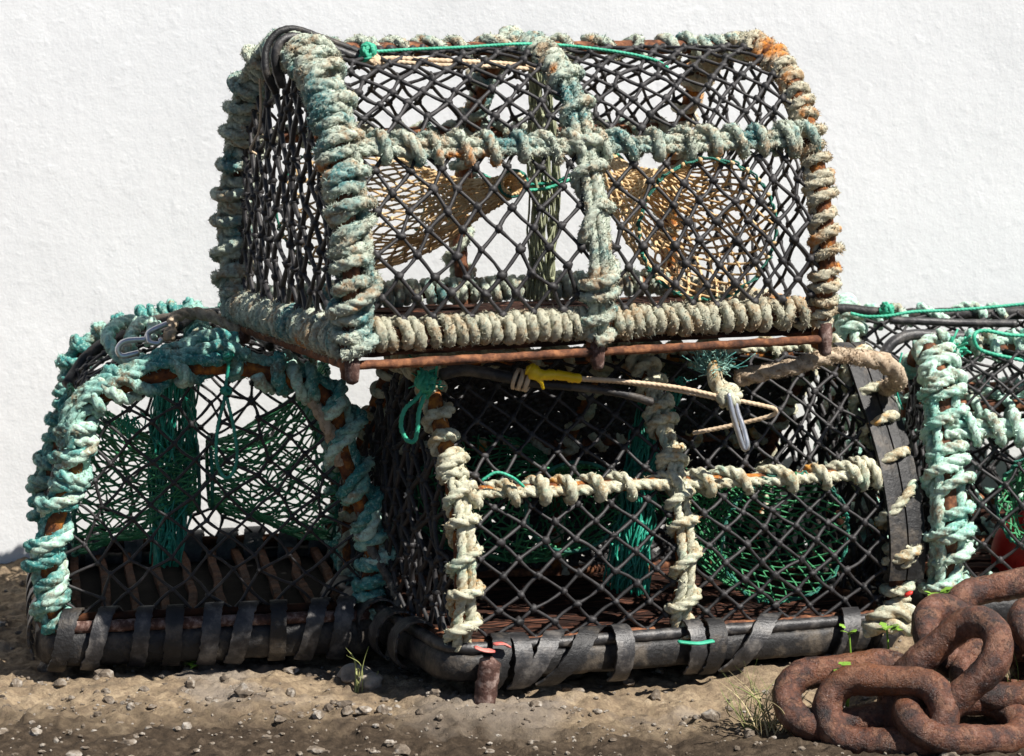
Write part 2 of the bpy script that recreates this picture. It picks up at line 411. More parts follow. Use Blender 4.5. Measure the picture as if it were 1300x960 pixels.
# ------------------------------------------------------------------ setting
def vnoise(x, y, f, seed):
    """value noise on a lattice"""
    g = np.random.default_rng(seed).normal(size=(256, 256))
    x = x * f + 40; y = y * f + 40
    i, j = np.floor(x).astype(int), np.floor(y).astype(int); u, v = x - i, y - j
    u, v = u * u * (3 - 2 * u), v * v * (3 - 2 * v)
    G = lambda a, b: g[a % 256, b % 256]
    return (G(i, j) * (1 - u) + G(i + 1, j) * u) * (1 - v) + (G(i, j + 1) * (1 - u) + G(i + 1, j + 1) * u) * v
def sstep(a, b, x):
    t = np.clip((x - a) / (b - a), 0, 1); return t * t * (3 - 2 * t)
def ground_z(x, y):
    x = np.asarray(x, float); y = np.asarray(y, float)
    z = .022 * sstep(.42, .66, x) * sstep(3.3, 3.6, y)
    z = z + .018 * sstep(3.78, 3.62, y) * sstep(3.1, 3.5, y) * sstep(.2, -.2, x)
    near = sstep(4.0, 2.5, np.hypot(x, y - 3.9)) 
    z = z + near * (.006 * vnoise(x, y, 5, 1) + .0035 * vnoise(x, y, 17, 2) + .0026 * vnoise(x, y, 55, 3) + .0022 * vnoise(x, y, 110, 4) + .0012 * vnoise(x, y, 170, 5))
    return z - .012
gx = np.unique(np.concatenate([np.arange(-1.0, 1.25, .0055), np.linspace(-60, -1, 60), np.linspace(1.25, 60, 60)]))
gy = np.unique(np.concatenate([np.arange(3.1, 4.75, .0055), np.linspace(-60, 3.1, 60), np.linspace(4.75, 60, 50)]))
X, Y = np.meshgrid(gx, gy, indexing='ij'); Z = ground_z(X, Y)
mb = MB(); a, b_ = len(gx), len(gy)
i = np.arange(a - 1)[:, None]; j = np.arange(b_ - 1)[None]
mb.add(np.stack([X, Y, Z], -1).reshape(-1, 3), np.stack([i * b_ + j, (i + 1) * b_ + j, (i + 1) * b_ + j + 1, i * b_ + j + 1], -1).reshape(-1, 4))
g = mb.build('ground', ground_mat()); g['kind'] = 'structure'

def tag(o, label, cat, group=None):
    o['label'] = label; o['category'] = cat
    if group: o['group'] = group
    return o
def empty(name, loc, rot, label, cat, group=None):
    o = bpy.data.objects.new(name, None); col.objects.link(o); o.empty_display_size = .1
    o.location = loc; o.rotation_euler = rot
    return tag(o, label, cat, group)

# the rendered house wall: slightly askew to the picture, going away to the right
WY = lambda x: 4.43 + (x + .85) * .085
mb = MB()
wx = np.concatenate([[-7, -5, -3, -2], np.arange(-1.3, 1.5, .02), [2, 3, 5, 7]]); wz = np.concatenate([np.arange(-.3, 1.7, .02), [2, 2.6, 3.2]])
X, Z = np.meshgrid(wx, wz, indexing='ij')
Yf = WY(X) + .0020 * vnoise(X, Z, 2, 11) + .0006 * vnoise(X, Z, 9, 12)
na, nb = len(wx), len(wz); i = np.arange(na - 1)[:, None]; j = np.arange(nb - 1)[None]
mb.add(np.stack([X, Yf, Z], -1).reshape(-1, 3), np.stack([i * nb + j, (i + 1) * nb + j, (i + 1) * nb + j + 1, i * nb + j + 1], -1).reshape(-1, 4))
back = np.array([[-7, WY(-7) + .3, -.3], [7, WY(7) + .3, -.3], [7, WY(7) + .3, 3.2], [-7, WY(-7) + .3, 3.2]])
frt = np.array([[-7, WY(-7) + .01, -.3], [7, WY(7) + .01, -.3], [7, WY(7) + .01, 3.2], [-7, WY(-7) + .01, 3.2]])
mb.add(np.concatenate([back, frt]), [[0, 3, 2, 1], [4, 0, 1, 5], [7, 6, 2, 3], [4, 7, 3, 0], [5, 1, 2, 6]])
tag(mb.build('house_wall', wall_mat()), 'white roughcast rendered wall standing behind the lobster pots', 'wall')

# gravel: uncountable small stones
mb = MB(); n = 3000
px_ = rng.uniform(-1.0, 1.2, n); py_ = np.where(rng.uniform(size=n) < .35, 3.56 + .75 * rng.uniform(0, 1, n) ** 1.5, rng.uniform(3.15, 3.6, n))
S = np.minimum(.0016 * np.exp(rng.exponential(.50, n)), .012)
Pz = ground_z(px_, py_) + S * .25
V = np.stack([px_, py_, Pz], 1)[:, None] + ICO_V[None] * (S[:, None, None] * rng.uniform(.6, 1.3, (n, 1, 3)) * np.array([1, 1, .7])) * (1 + .13 * rng.normal(size=(n, len(ICO_V), 1)))
mb.add(V.reshape(-1, 3), None, (np.arange(n)[:, None, None] * len(ICO_V) + ICO_F[None]).reshape(-1, 3))
o = mb.build('gravel', plain('mixed pebbles', (.06, .048, .038), (.15, .12, .09), 60, .9, 400, .0008, .2, 0, (.34, .31, .27)), smooth=False)
o['kind'] = 'stuff'

# ------------------------------------------------------------------ lobster pots
class Pot:
    def __init__(s, L, W, hs, ins, ht, pos, rot, label, name='lobster_pot', bulge=.012, top=.60):
        s.L, s.W, s.hs, s.ins, s.ht = L, W, hs, ins, ht
        s.pos = np.array(pos, float); s.rm = rotm(*rot); s.xf = (s.rm, s.pos)
        s.root = empty(name, pos, rot, label, 'lobster pot', 'lobster pots stacked against the wall')
        h = [(-W / 2, -.01), (-W / 2 - bulge, hs * .45), (-W / 2 + ins, hs), (-W / 2 * top, hs + (ht - hs) * .62), (-W / 2 * .27, hs + (ht - hs) * .955)]
        pts = h + [(0, ht)] + [(-y, z) for y, z in h[::-1]]
        s.prof, s.s = resample(catmull(np.array(pts), 12), .004)
        s.S = s.s[-1]
        s.s_sh = s.s[np.argmin(np.hypot(s.prof[:, 0] + W / 2 - ins, s.prof[:, 1] - hs))]
    def pf(s, v): return np.interp(v, s.s, s.prof[:, 0]), np.interp(v, s.s, s.prof[:, 1])
    def surf(s, u, v):
        y, z = s.pf(v); return np.stack([u, y, z], -1)
    def world(s, p): return np.asarray(p, float) @ s.rm.T + s.pos
    def local(s, p): return (np.asarray(p, float) - s.pos) @ s.rm
    def hoop_path(s, x, lean=0.0):
        return np.stack([np.full(len(s.prof), x) + lean * s.prof[:, 1], s.prof[:, 0], s.prof[:, 1]], 1)
    def hoop(s, x, bar_mat, rope_mat_, r=.011, wraps=(), label=None, foot=.0):
        P = s.hoop_path(x)
        if foot:
            P = np.concatenate([[P[0] - [0, 0, foot]], P, [P[-1] - [0, 0, foot]]])
        mb = MB(); sweep(mb, resample(P, .006)[0], r, 12, rough=.05)
        h = mb.build('hoop', M[bar_mat], s.root)
        out = s.hoop_path(x); c = np.array([x, 0, s.hs * .4]); byc = {}
        for w in wraps:
            w = dict(w); s0, s1 = w.pop('s', (0, 1)); mm = w.pop('mat', rope_mat_)
            n = len(out); bar, _ = resample(out[int(s0 * n):max(int(s1 * n), 8)], .004)
            wrap(byc.setdefault(mm, MB()), bar, out=unit(bar - c), **w)
        for mm, mb in byc.items(): mb.build('rope_wrapping', M[mm], h)
        return h
    def rail(s, p0, p1, bar_mat, rope_mat_, r=.009, out=(0, -1, .3), wraps=(), sag=.0):
        p0, p1 = np.asarray(p0, float), np.asarray(p1, float)
        t = np.linspace(0, 1, 60)[:, None]; P = p0 + (p1 - p0) * t - np.array([0, 0, sag]) * np.sin(PI * t)
        mb = MB(); sweep(mb, P, r, 12, rough=.05); o = mb.build('rail', M[bar_mat], s.root)
        if wraps:
            mb = MB()
            for w in wraps:
                w = dict(w); s0, s1 = w.pop('s', (0, 1)); bar, _ = resample(P, .004); n = len(bar)
                wrap(mb, bar[int(s0 * n):int(s1 * n)], out=np.array(out, float), **w)
            mb.build('rope_wrapping', M[rope_mat_], o)
        return o
    def net(s, v0, v1, du, dv, r, kr, mat='net_black', u0=None, u1=None, **k):
        mb = MB(); diamond(mb, s.surf, -s.L / 2 if u0 is None else u0, s.L / 2 if u1 is None else u1, v0, v1, du, dv, r, kr, **k)
        return mb.build('net_panel', M[mat], s.root)
    def end_net(s, x, du, dv, r, kr, mat='net_black', belly=.0, **k):
        pr = s.prof
        def inside(u, v):
            zz = np.asarray(v); left = np.interp(zz, pr[:len(pr) // 2 + 1, 1], pr[:len(pr) // 2 + 1, 0])
            return (np.asarray(u) > left) & (np.asarray(u) < -left) & (zz > 0) & (zz < s.ht)
        def fn(u, v):
            return np.stack([np.full(np.shape(u), x) + belly * (1 - (2 * u / s.W) ** 2) * np.sin(PI * np.clip(v / s.ht, 0, 1)), u, v], -1)
        mb = MB(); diamond(mb, fn, -s.W / 2 - .03, s.W / 2 + .03, 0, s.ht, du, dv, r, kr, inside=inside, **k)
        return mb.build('end_net', M[mat], s.root)
    def funnel(s, c0, n0, r0, c1, r1, nu, nv, r, mat, ring_mat=None, squash=.85, kr=None, jit=.14, wob=.02, cord=True):
        c0, c1, n0 = np.array(c0, float), np.array(c1, float), unit(np.array(n0, float))
        up = np.array([0, 0, 1.]); a = unit(np.cross(n0, up)); b = np.cross(a, n0)
        def fn(u, v):
            u = np.asarray(u); v = np.asarray(v)
            rad = r1 + (r0 - r1) * (1 - v) ** 1.35 + wob * np.sin(u * 3 + v * 7) * v * (1 - v) * 2
            ctr = c0 + (c1 - c0) * v[..., None] - np.array([0, 0, .02]) * (np.sin(PI * v))[..., None]
            return ctr + rad[..., None] * (np.cos(u)[..., None] * a + np.sin(u)[..., None] * b * squash)
        mb = MB(); diamond(mb, fn, 0, 2 * PI, 0, 1, 2 * PI / nu, 2 / nv, r, r * 1.9 if kr is None else kr, closed=True, jit=jit, bow=.02)
        o = mb.build('entrance_funnel', M[mat], s.root)
        if ring_mat:
            mb = MB()
            th = np.linspace(0, 2 * PI, 90); P = c0 + r0 * (np.cos(th)[:, None] * a + np.sin(th)[:, None] * b * squash)
            wrap(mb, P, .0008, .0021, .03, out=n0, fuzz=0, jit=.5, nlong=1)
            th = np.linspace(0, 2 * PI, 40); P = c1 + (r1 + .004) * (np.cos(th)[:, None] * a + np.sin(th)[:, None] * b * squash); rb = MB(); sweep(rb, P, .0028, 8, rough=.1)
            mb.build('ring', M[ring_mat], o); rb.build('inner_ring', M[ring_mat], o)
        return o
    def band(s, p0, p1, r0, rm, r1, n, mat, strand=.0016, swing=.01):
        p0, p1 = np.array(p0, float), np.array(p1, float); mb = MB(); t = np.linspace(0, 1, 26)
        d = unit(p1 - p0); a = unit(np.cross(d, [0, 1, .1])); b = np.cross(d, a)
        for k in range(n):
            ph = rng.uniform(0, 2 * PI); q = rng.uniform(.15, 1) ** .5
            rad = np.interp(t, [0, .5, 1], [r0, rm, r1]) * q
            ang = ph + t * rng.normal(0, 1.6) + smooth_noise(26, 7, .35)
            P = p0 + (p1 - p0) * t[:, None] + rad[:, None] * (np.cos(ang)[:, None] * a + np.sin(ang)[:, None] * b) + np.outer(np.sin(PI * t), [swing, 0, 0])
            P += np.stack([smooth_noise(26, 12, .0025) for _ in range(3)], 1)
            sweep(mb, P, strand, 5, rough=.1)
            if k % 2 == 0: knots(mb, P[rng.integers(2, 24, 4)], strand * 2.2)
        return mb.build('bait_band', M[mat], s.root)
    def slats(s, z, n, mat='slat', gap=.35, th=.012, along=True):
        """floor boards: each one a plank of its own"""
        for k in range(n):
            w = (s.W - .02) / n; y = -s.W / 2 + .01 + w * (k + .5); hw = w * (1 - gap) / 2
            xs = np.linspace(-s.L / 2 + .004, s.L / 2 - .004, 40)
            sec = np.array([(-hw, -th / 2), (hw, -th / 2), (hw + .001, 0), (hw, th / 2), (0, th / 2 + .001), (-hw, th / 2), (-hw - .001, 0)])
            mb = MB(); V = np.zeros((40, 7, 3)); V[..., 0] = xs[:, None]
            wob = smooth_noise(40, 6, .002)
            V[..., 1] = y + sec[None, :, 0] + wob[:, None]; V[..., 2] = z + sec[None, :, 1] + smooth_noise(40, 5, .0015)[:, None] + rng.normal(0, .0005, (40, 7))
            i = np.arange(39)[:, None]; j = np.arange(7)[None]
            q = np.stack([i * 7 + j, i * 7 + (j + 1) % 7, (i + 1) * 7 + (j + 1) % 7, (i + 1) * 7 + j], -1).reshape(-1, 4)
            t = [(0, 2, 1), (0, 3, 2), (0, 4, 3), (0, 5, 4), (0, 6, 5)]
            mb.add(V.reshape(-1, 3), q, t + [(273 + a_, 273 + c_, 273 + b_) for a_, b_, c_ in t])
            mb.build('floor_slat', M[mat], s.root, smooth=False)
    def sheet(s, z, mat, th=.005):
        """sheet added under the floor bars, coloured black to give the shade there"""
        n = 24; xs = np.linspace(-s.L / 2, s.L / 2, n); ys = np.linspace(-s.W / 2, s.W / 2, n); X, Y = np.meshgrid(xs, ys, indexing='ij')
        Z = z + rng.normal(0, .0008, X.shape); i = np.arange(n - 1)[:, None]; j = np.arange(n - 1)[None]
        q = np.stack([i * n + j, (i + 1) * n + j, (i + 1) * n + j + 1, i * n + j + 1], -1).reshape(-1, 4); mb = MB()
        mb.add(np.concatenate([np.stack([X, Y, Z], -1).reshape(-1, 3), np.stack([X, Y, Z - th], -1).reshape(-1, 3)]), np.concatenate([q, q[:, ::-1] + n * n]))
        mb.build('floor_shade', M[mat], s.root)
    def base(s, zc, r, ov, mat='rubber', upper=None):
        """rounded bent frame under the pot, slightly wider than the hoops"""
        a, b = s.L / 2 + ov, s.W / 2 + ov; c = .034
        pts = []
        for sx, sy, st in ((1, -1, -PI / 2), (1, 1, 0), (-1, 1, PI / 2), (-1, -1, PI)):
            for th in np.linspace(st, st + PI / 2, 9): pts.append((sx * (a - c) + c * math.cos(th), sy * (b - c) + c * math.sin(th), zc))
        P = np.array(pts + pts[:1]); P, _ = resample(P, .01); P = P[:-1]
        s.base_path = P
        mb = MB(); n = len(P); th = np.linspace(0, 2 * PI, 12, endpoint=False)
        nx = unit(np.roll(P, -1, 0) - np.roll(P, 1, 0)); o = np.cross(nx, [0, 0, 1.])
        V = P[:, None] + (np.sign(np.cos(th)) * np.abs(np.cos(th)) ** .6 * r[0])[None, :, None] * o[:, None] + (np.sign(np.sin(th)) * np.abs(np.sin(th)) ** .6 * r[1])[None, :, None] * np.array([0, 0, 1.])
        V = V + rng.normal(0, .0006, V.shape)
        i = np.arange(n)[:, None]; j = np.arange(12)[None]; i2 = (i + 1) % n
        mb.add(V.reshape(-1, 3), np.stack([i * 12 + j, i2 * 12 + j, i2 * 12 + (j + 1) % 12, i * 12 + (j + 1) % 12], -1).reshape(-1, 4))
        o_ = mb.build('base_frame', M[mat], s.root)
        if upper:
            P2 = P.copy(); P2[:, 2] = zc + r[1] + .006; P2 = P2 + o * r[0] * .35
            mb = MB(); sweep(mb, np.concatenate([P2, P2[:2]]), .009, 10, rough=.05, cap=False); mb.build('edge_rod', M[upper], s.root)
        return o_
    def strap(s, c, axis, rv, rh, w=.026, th=.0032, skew=.03, a0=-.6, a1=4.2, mat='rubber_dusty', tilt=0.0):
        """a rubber strip wound round the base frame; axis = direction of the frame there"""
        c = np.array(c, float); ax = unit(np.array(axis, float)); up = np.array([0, 0, 1.]); out = np.cross(ax, up)
        ang = np.linspace(a0, a1, 40)                 # 0 = outward, pi/2 = up
        P = c + np.cos(ang)[:, None] * out * rh + np.sin(ang)[:, None] * up * rv + ax * (skew * (ang - 1.2) / 2.4)[:, None]
        P = P + out * .0012 * rng.normal()
        T = unit(np.gradient(P, axis=0)); nrm = np.cos(ang)[:, None] * out / rh + np.sin(ang)[:, None] * up / rv; nrm = unit(nrm - T * (nrm * T).sum(1, keepdims=True)); B = np.cross(T, nrm)
        ww = w * (1 + .06 * rng.normal(size=40))[:, None]
        sec = [(-.5, 0), (-.2, .15), (.2, .15), (.5, 0), (.5, -1), (-.5, -1)]
        curl = smooth_noise(40, 6, .0008)[:, None]
        V = np.stack([P + B * ww * a + nrm * (th * b + curl) for a, b in sec], 1); k = len(sec)
        i = np.arange(39)[:, None]; j = np.arange(k)[None]
        q = np.stack([i * k + j, i * k + (j + 1) % k, (i + 1) * k + (j + 1) % k, (i + 1) * k + j], -1).reshape(-1, 4)
        mb = MB(); mb.add(V.reshape(-1, 3), q); e = 39 * k
        mb.t.append(np.array([(0, 1, 2), (0, 2, 3), (0, 3, 4), (0, 4, 5), (e, e + 2, e + 1), (e, e + 3, e + 2), (e, e + 4, e + 3), (e, e + 5, e + 4)]))
        mb.build('rubber_strap', M[mat], s.root, smooth=False)
    def line(s, name, pts, r, mat, parent=None, kind='tube', n=10, **k):
        """a cord given by points of the place"""
        P = catmull(np.array([at(*p) for p in pts]), n); mb = MB()
        if kind == 'tube': tw = 0 if mat in ('rubber', 'rubber_dusty', 'steel', 'pink', 'red') or 'flat' in k else 3; sweep(mb, resample(P, r * .6 if tw else max(r * .8, .002))[0], r, 12, tw, r * 7, rough=.04, **k)
        else: rope(mb, P, r, **k)
        return mb.build(name, M[mat], parent or s.root, xf=s.xf)

D = lambda **k: k
# ============ the top pot
A = Pot(.72, .484, .258, .037, .388, (.019, 3.882, .505), (R(-1.6), R(.5), R(22.9)),
        'grey-green rope-bound lobster pot on top of the stack, tan net funnels inside')
hl, L, W = A.L / 2, A.L, A.W
yF, zS, yS = -W / 2, A.hs, -W / 2 + A.ins
A.hoop(-hl, 'rust', 'rope_grey', .012, [D(core=.017, rr=.0115, pitch=.0235, nlong=0, jit=.22, fuzz=2000, ljit=.003),
                                       D(core=.026, rr=.0105, pitch=.055, nlong=2, long_ang=PI / 2 + .1, jit=.3, fuzz=2000, s=(.0, .46)),
                                       D(core=.026, rr=.0105, pitch=.06, nlong=1, long_ang=-PI / 2, jit=.3, fuzz=1500, s=(.55, 1))], foot=.035)
A.hoop(0, 'rust', 'rope_grey', .011, [D(core=.011, rr=.0105, pitch=.052, nlong=3, long_ang=.3, jit=.3, fuzz=1500, s=(0, .40)),
                                     D(core=.013, rr=.0105, pitch=.024, nlong=0, jit=.2, fuzz=1700, s=(.36, .56)),
                                     D(core=.011, rr=.010, pitch=.060, nlong=2, jit=.3, fuzz=600, s=(.54, 1))], foot=.03)
A.hoop(hl, 'rust_orange', 'rope_grey_rust', .013, [D(core=.014, rr=.0098, pitch=.0225, nlong=0, jit=.25, fuzz=1700, s=(0, .58), ljit=.003),
                                                  D(core=.014, rr=.0095, pitch=None, nlong=1, long_ang=-PI / 2 - .3, fuzz=1200, s=(.1, .34)),
                                                  D(core=.012, rr=.010, pitch=.05, nlong=1, jit=.3, fuzz=500, s=(.56, 1))], foot=.03)
A.rail((-hl, yF, .012), (hl, yF, .012), 'rust', 'rope_tan', .010, (0, -1, .2), [D(core=.013, rr=.0108, pitch=.0195, jit=.10, fuzz=1500, s=(.035, .50)), D(core=.013, rr=.0112, pitch=.0195, jit=.10, fuzz=1500, s=(.52, .965)),
       D(core=.012, rr=.010, pitch=None, nlong=1, long_ang=-.9, s=(.25, .62))])
A.rail((-hl, -yF, .012), (hl, -yF, .012), 'rust', 'rope_grey', .010, (0, 1, .2), [D(core=.012, rr=.0105, pitch=.0205, jit=.14, fuzz=500)])
A.rail((-hl, yF, .004), (-hl, -yF, .004), 'rust', 'rope_grey', .012, (-1, 0, .2), [D(core=.022, rr=.0095, pitch=.0165, jit=.12, fuzz=1400)])
A.rail((hl, yF, .004), (hl, -yF, .004), 'rust', 'rope_grey_rust', .012, (1, 0, .2), [D(core=.014, rr=.009, pitch=.021, jit=.2, fuzz=600)])
A.rail((-hl, yS, zS), (hl, yS, zS), 'rust', 'rope_grey', .010, (0, -1, .5), [D(core=.009, rr=.0098, pitch=.047, nlong=2, long_ang=.2, jit=.12, fuzz=1900, s=(.03, .97)), D(core=.02, rr=.011, pitch=.03, s=(.93, 1.), fuzz=1500)], sag=.004)
A.rail((-hl, -yS, zS), (hl, -yS, zS), 'rust', 'rope_grey', .010, (0, 1, .5), [D(core=.010, rr=.0095, pitch=.045, jit=.15, fuzz=900)])
A.rail((-hl, 0, A.ht), (hl, 0, A.ht), 'rust', 'rope_grey', .010, (0, 0, 1), [D(core=.010, rr=.0105, pitch=.050, jit=.2, fuzz=1700), D(core=.010, rr=.0105, pitch=.028, s=(.90, 1.), fuzz=1700)])
sh = A.s_sh
A.net(.012, sh, .049, .056, .0027, .0066)
A.net(sh, A.S / 2, .047, .046, .0027, .0064)
A.net(A.S / 2, A.S - sh, .049, .055, .0026, .0055, jit=.14)
A.end_net(-hl, .042, .058, .0036, .0068, jit=.18, belly=-.012)
A.end_net(hl, .052, .052, .0026, .0055, jit=.14, belly=.012)
A.funnel((-L * .27, -yF - .03, .150), (0, -1, 0), .118, (-.035, -.04, .195), .018, 26, 20, .0018, 'net_tan', 'ring_green', jit=.10)
A.funnel((L * .255, yF + .012, .135), (0, 1, 0), .108, (L * .30, .17, .20), .022, 26, 17, .0018, 'net_tan', 'ring_green', jit=.05, squash=.92)
A.band((.02, .0, A.ht - .01), (.035, .03, .02), .013, .024, .019, 38, 'net_olive', .0017)
A.slats(-.014, 7, gap=.16)
mb = MB()
for y in (yF - .012, -yF + .012): sweep(mb, resample(np.array([(-hl, y, -.027), (hl, y, -.027)]), .01)[0], .0062, 10, rough=.10)
for x in (-hl, hl): sweep(mb, resample(np.array([(x, yF - .01, -.027), (x, -yF + .01, -.027)]), .01)[0], .0085, 10, rough=.06)
mb.build('base_frame', M['rust'], A.root)
mb = MB()   # flat iron under the left end
sweep(mb, resample(np.array([(-hl + .004, yF, -.018), (-hl + .004, -yF, -.018)]), .01)[0], .009, 8, rough=.08, flat=1.0); mb.build('end_bar', M['rust_orange'], A.root)
for x, y in ((-hl, yF), (-.0, yF), (hl, yF), (-hl, -yF)):
    mb = MB(); sweep(mb, np.array([(x, y - .012, -.005), (x, y - .013, -.025), (x, y - .013, -.043), (x + .001, y - .012, -.049)]), np.array([.009, .0105, .0100, .008]), 10, rough=.08); mb.build('bolt', M['rust_pale'], A.root)
# rubber closing loop over the left hoop, its cord and twine
cl = A.line('closing_strap', [(350, 118, 3.70), (338, 92, 3.69), (338, 62, 3.70), (352, 42, 3.71), (374, 37, 3.72), (405, 47, 3.725), (445, 62, 3.73), (478, 77, 3.735)], .0052, 'rubber')
A.line('strap_cord', [(358, 110, 3.71), (350, 84, 3.70), (352, 60, 3.70), (368, 47, 3.71), (400, 53, 3.72), (440, 68, 3.725), (476, 80, 3.73)], .0062, 'rubber_dusty', cl)
A.line('tie_cord', [(470, 77, 3.725), (500, 74, 3.735), (560, 77, 3.75), (630, 80, 3.78), (690, 86, 3.81)], .0034, 'cord_beige')
A.line('tie_cord', [(472, 80, 3.725), (505, 79, 3.73), (560, 83, 3.745), (640, 85, 3.775), (688, 90, 3.80)], .0032, 'cord_beige')
mb = MB(); knot(mb, at(475, 79, 3.72), .008, .0035, 5, 0); mb.build('cord_knot', M['cord_beige'], A.root, xf=A.xf)
mb = MB(); knot(mb, at(467, 66, 3.72), .010, .0035, 8, 0); mb.build('twine_knot', M['twine_green'], A.root, xf=A.xf)
A.line('green_twine', [(470, 66, 3.73), (520, 63, 3.75), (590, 60, 3.79), (660, 56, 3.82), (720, 58, 3.85), (790, 67, 3.86), (830, 76, 3.86), (848, 86, 3.865)], .0024, 'twine_green')
A.line('frayed_string', [(330, 100, 3.805), (331, 135, 3.805), (329, 165, 3.805), (322, 180, 3.805), (318, 190, 3.805), (326, 196, 3.805)], .0017, 'cord_beige')
A.line('bait_cord', [(628, 246, 3.86), (650, 242, 3.86), (690, 240, 3.88), (725, 228, 3.89)], .0026, 'twine_green')
A.line('bait_cord', [(600, 215, 3.9), (640, 232, 3.9), (700, 232, 3.9), (735, 215, 3.9)], .0024, 'strand_teal')

STYLE.update(rough=.03, fuzz=1.1, depth=.34, lay=6.6)
# ============ the left pot, seen end on
B = Pot(.45, .452, .225, .034, .360, (-.476, 4.005, .085), (0, R(-.5), R(100)), 'teal rope-bound lobster pot at the left, seen end on with black strapped base', bulge=.006, top=.76)
hl, L, W = B.L / 2, B.L, B.W
yF, zS, yS = -W / 2, B.hs, -W / 2 + B.ins
B.hoop(-hl, 'rust_orange', 'rope_teal', .012, [D(core=.012, rr=.0128, pitch=.068, nlong=1, long_ang=.3, jit=.3, fuzz=1000, ljit=.003),
    D(core=.016, rr=.0125, pitch=.075, nlong=1, long_ang=PI / 2, jit=.3, fuzz=1000, s=(.06, .42), mat='rope_mint'),
    D(core=.018, rr=.0125, pitch=.080, jit=.35, fuzz=1000, s=(.5, .97), mat='rope_mint'),
    D(core=.020, rr=.0120, pitch=.034, jit=.3, fuzz=1000, s=(.66, .80)),
    D(core=.024, rr=.0120, pitch=None, nlong=2, long_ang=-.6, fuzz=1000, s=(.46, .74)),
    D(core=.013, rr=.0120, pitch=.050, jit=.3, fuzz=1000, s=(.76, .95)), D(core=.016, rr=.0125, pitch=.030, fuzz=1000, s=(.92, 1)), D(core=.016, rr=.0125, pitch=.034, fuzz=1000, s=(0, .09))])
B.hoop(hl, 'rust', 'rope_teal', .012, [D(core=.012, rr=.0100, pitch=.038, nlong=2, jit=.3, fuzz=700, ljit=.003), D(core=.016, rr=.010, pitch=.05, nlong=1, long_ang=0, jit=.3, fuzz=600, s=(.5, .95))])
for y, z, w in ((yS, zS, .06), (-yS, zS, .055), (0, B.ht, .05)):
    B.rail((-hl, y, z), (hl, y, z), 'rust', 'rope_teal', .010, (0, 0, 1), [D(core=.010, rr=.0098, pitch=w, nlong=1, jit=.25, fuzz=800)])
for y in (yF, -yF): B.rail((-hl, y, .0), (hl, y, .0), 'rust', 'rope_teal', .010, (0, 0, 1), [D(core=.010, rr=.0095, pitch=.05, jit=.25, fuzz=600)])
for x in (-hl, hl): B.rail((x, yF, -.004), (x, -yF, -.004), 'rod_dark', 'rope_teal', .008)
B.sheet(-.034, 'shade_black')
B.net(.012, B.S - .012, .056, .058, .0024, .0054, jit=.16)
B.end_net(-hl, .060, .056, .0022, .0046, jit=.13)
B.end_net(hl, .058, .056, .0024, .0052, jit=.2)
B.base(-.045, (.019, .026), .012, 'rubber', 'rust_pale')
B.slats(-.022, 10, 'rod_dark', gap=.72, th=.012)
for k in range(9):
    y = W / 2 - .022 - k * (W - .05) / 8 + rng.normal(0, .004)
    B.strap((-hl - .012, y, -.034), (0, -1, 0), .047, .031, w=.025 + rng.normal(0, .0015), skew=rng.uniform(.005, .035), a0=-1.1, a1=3.6, mat='rubber_dusty' if k % 3 else 'rubber')
    B.strap((hl + .012, -y, -.034), (0, 1, 0), .047, .031, w=.03, skew=.01)
for k in range(6):
    x = -hl + .07 + k * .073
    B.strap((x, yF - .012, -.034), (1, 0, 0), .047, .031, w=.028, skew=.02); B.strap((-x, -yF + .012, -.034), (-1, 0, 0), .047, .031, w=.028, skew=.02)
B.funnel((0.0, -yF - .03, .17), (0, -1, 0), .15, (-.05, .01, .165), .06, 32, 12, .0015, 'net_green', 'ring_green', jit=.25)
B.funnel((0.03, yF + .03, .18), (0, 1, 0), .16, (-.04, -.01, .165), .06, 32, 12, .0015, 'net_green', 'ring_green', jit=.25)
B.band((-.06, .035, B.ht - .01), (-.10, .060, .04), .034, .038, .022, 64, 'strand_teal', .0018, .02)
# loose ropes, hose and hook on its top
B.line('lashing', [(182, 458, 3.90), (150, 452, 3.92), (137, 428, 3.95), (150, 412, 4.0), (172, 410, 4.02), (166, 430, 3.98), (165, 450, 3.95)], .0098, 'rope_mint', kind='rope')
B.line('lashing', [(160, 446, 3.91), (168, 424, 3.95), (182, 408, 4.0), (196, 414, 3.98), (188, 436, 3.93)], .009, 'rope_mint', kind='rope')
B.line('lashing', [(98, 545, 3.80), (130, 508, 3.78), (165, 480, 3.78), (205, 462, 3.77), (250, 446, 3.77), (285, 440, 3.77), (315, 452, 3.77)], .0105, 'rope_teal', kind='rope')
B.line('lashing', [(112, 520, 3.81), (150, 478, 3.79), (190, 458, 3.79), (235, 438, 3.79), (268, 426, 3.80), (300, 432, 3.80)], .0105, 'rope_teal', kind='rope')
B.line('lashing', [(215, 428, 3.90), (222, 404, 3.95), (245, 398, 3.98), (275, 404, 3.97), (305, 420, 3.95)], .0095, 'rope_beige', kind='rope')
B.line('lashing', [(350, 452, 3.83), (372, 478, 3.81), (398, 512, 3.80), (418, 548, 3.80), (432, 590, 3.81)], .0095, 'rope_beige', kind='rope')
B.line('lashing', [(362, 448, 3.85), (388, 478, 3.83), (412, 520, 3.82), (440, 575, 3.82), (455, 625, 3.83)], .0095, 'rope_mint', kind='rope')
B.line('hose', [(225, 415, 4.0), (248, 400, 4.04), (285, 400, 4.06), (318, 418, 4.05), (345, 440, 4.0)], .0085, 'rubber_dusty')
B.line('hose', [(86, 488, 4.08), (98, 470, 4.11), (112, 452, 4.12), (146, 428, 4.12), (190, 410, 4.12), (225, 404, 4.1)], .010, 'rubber')
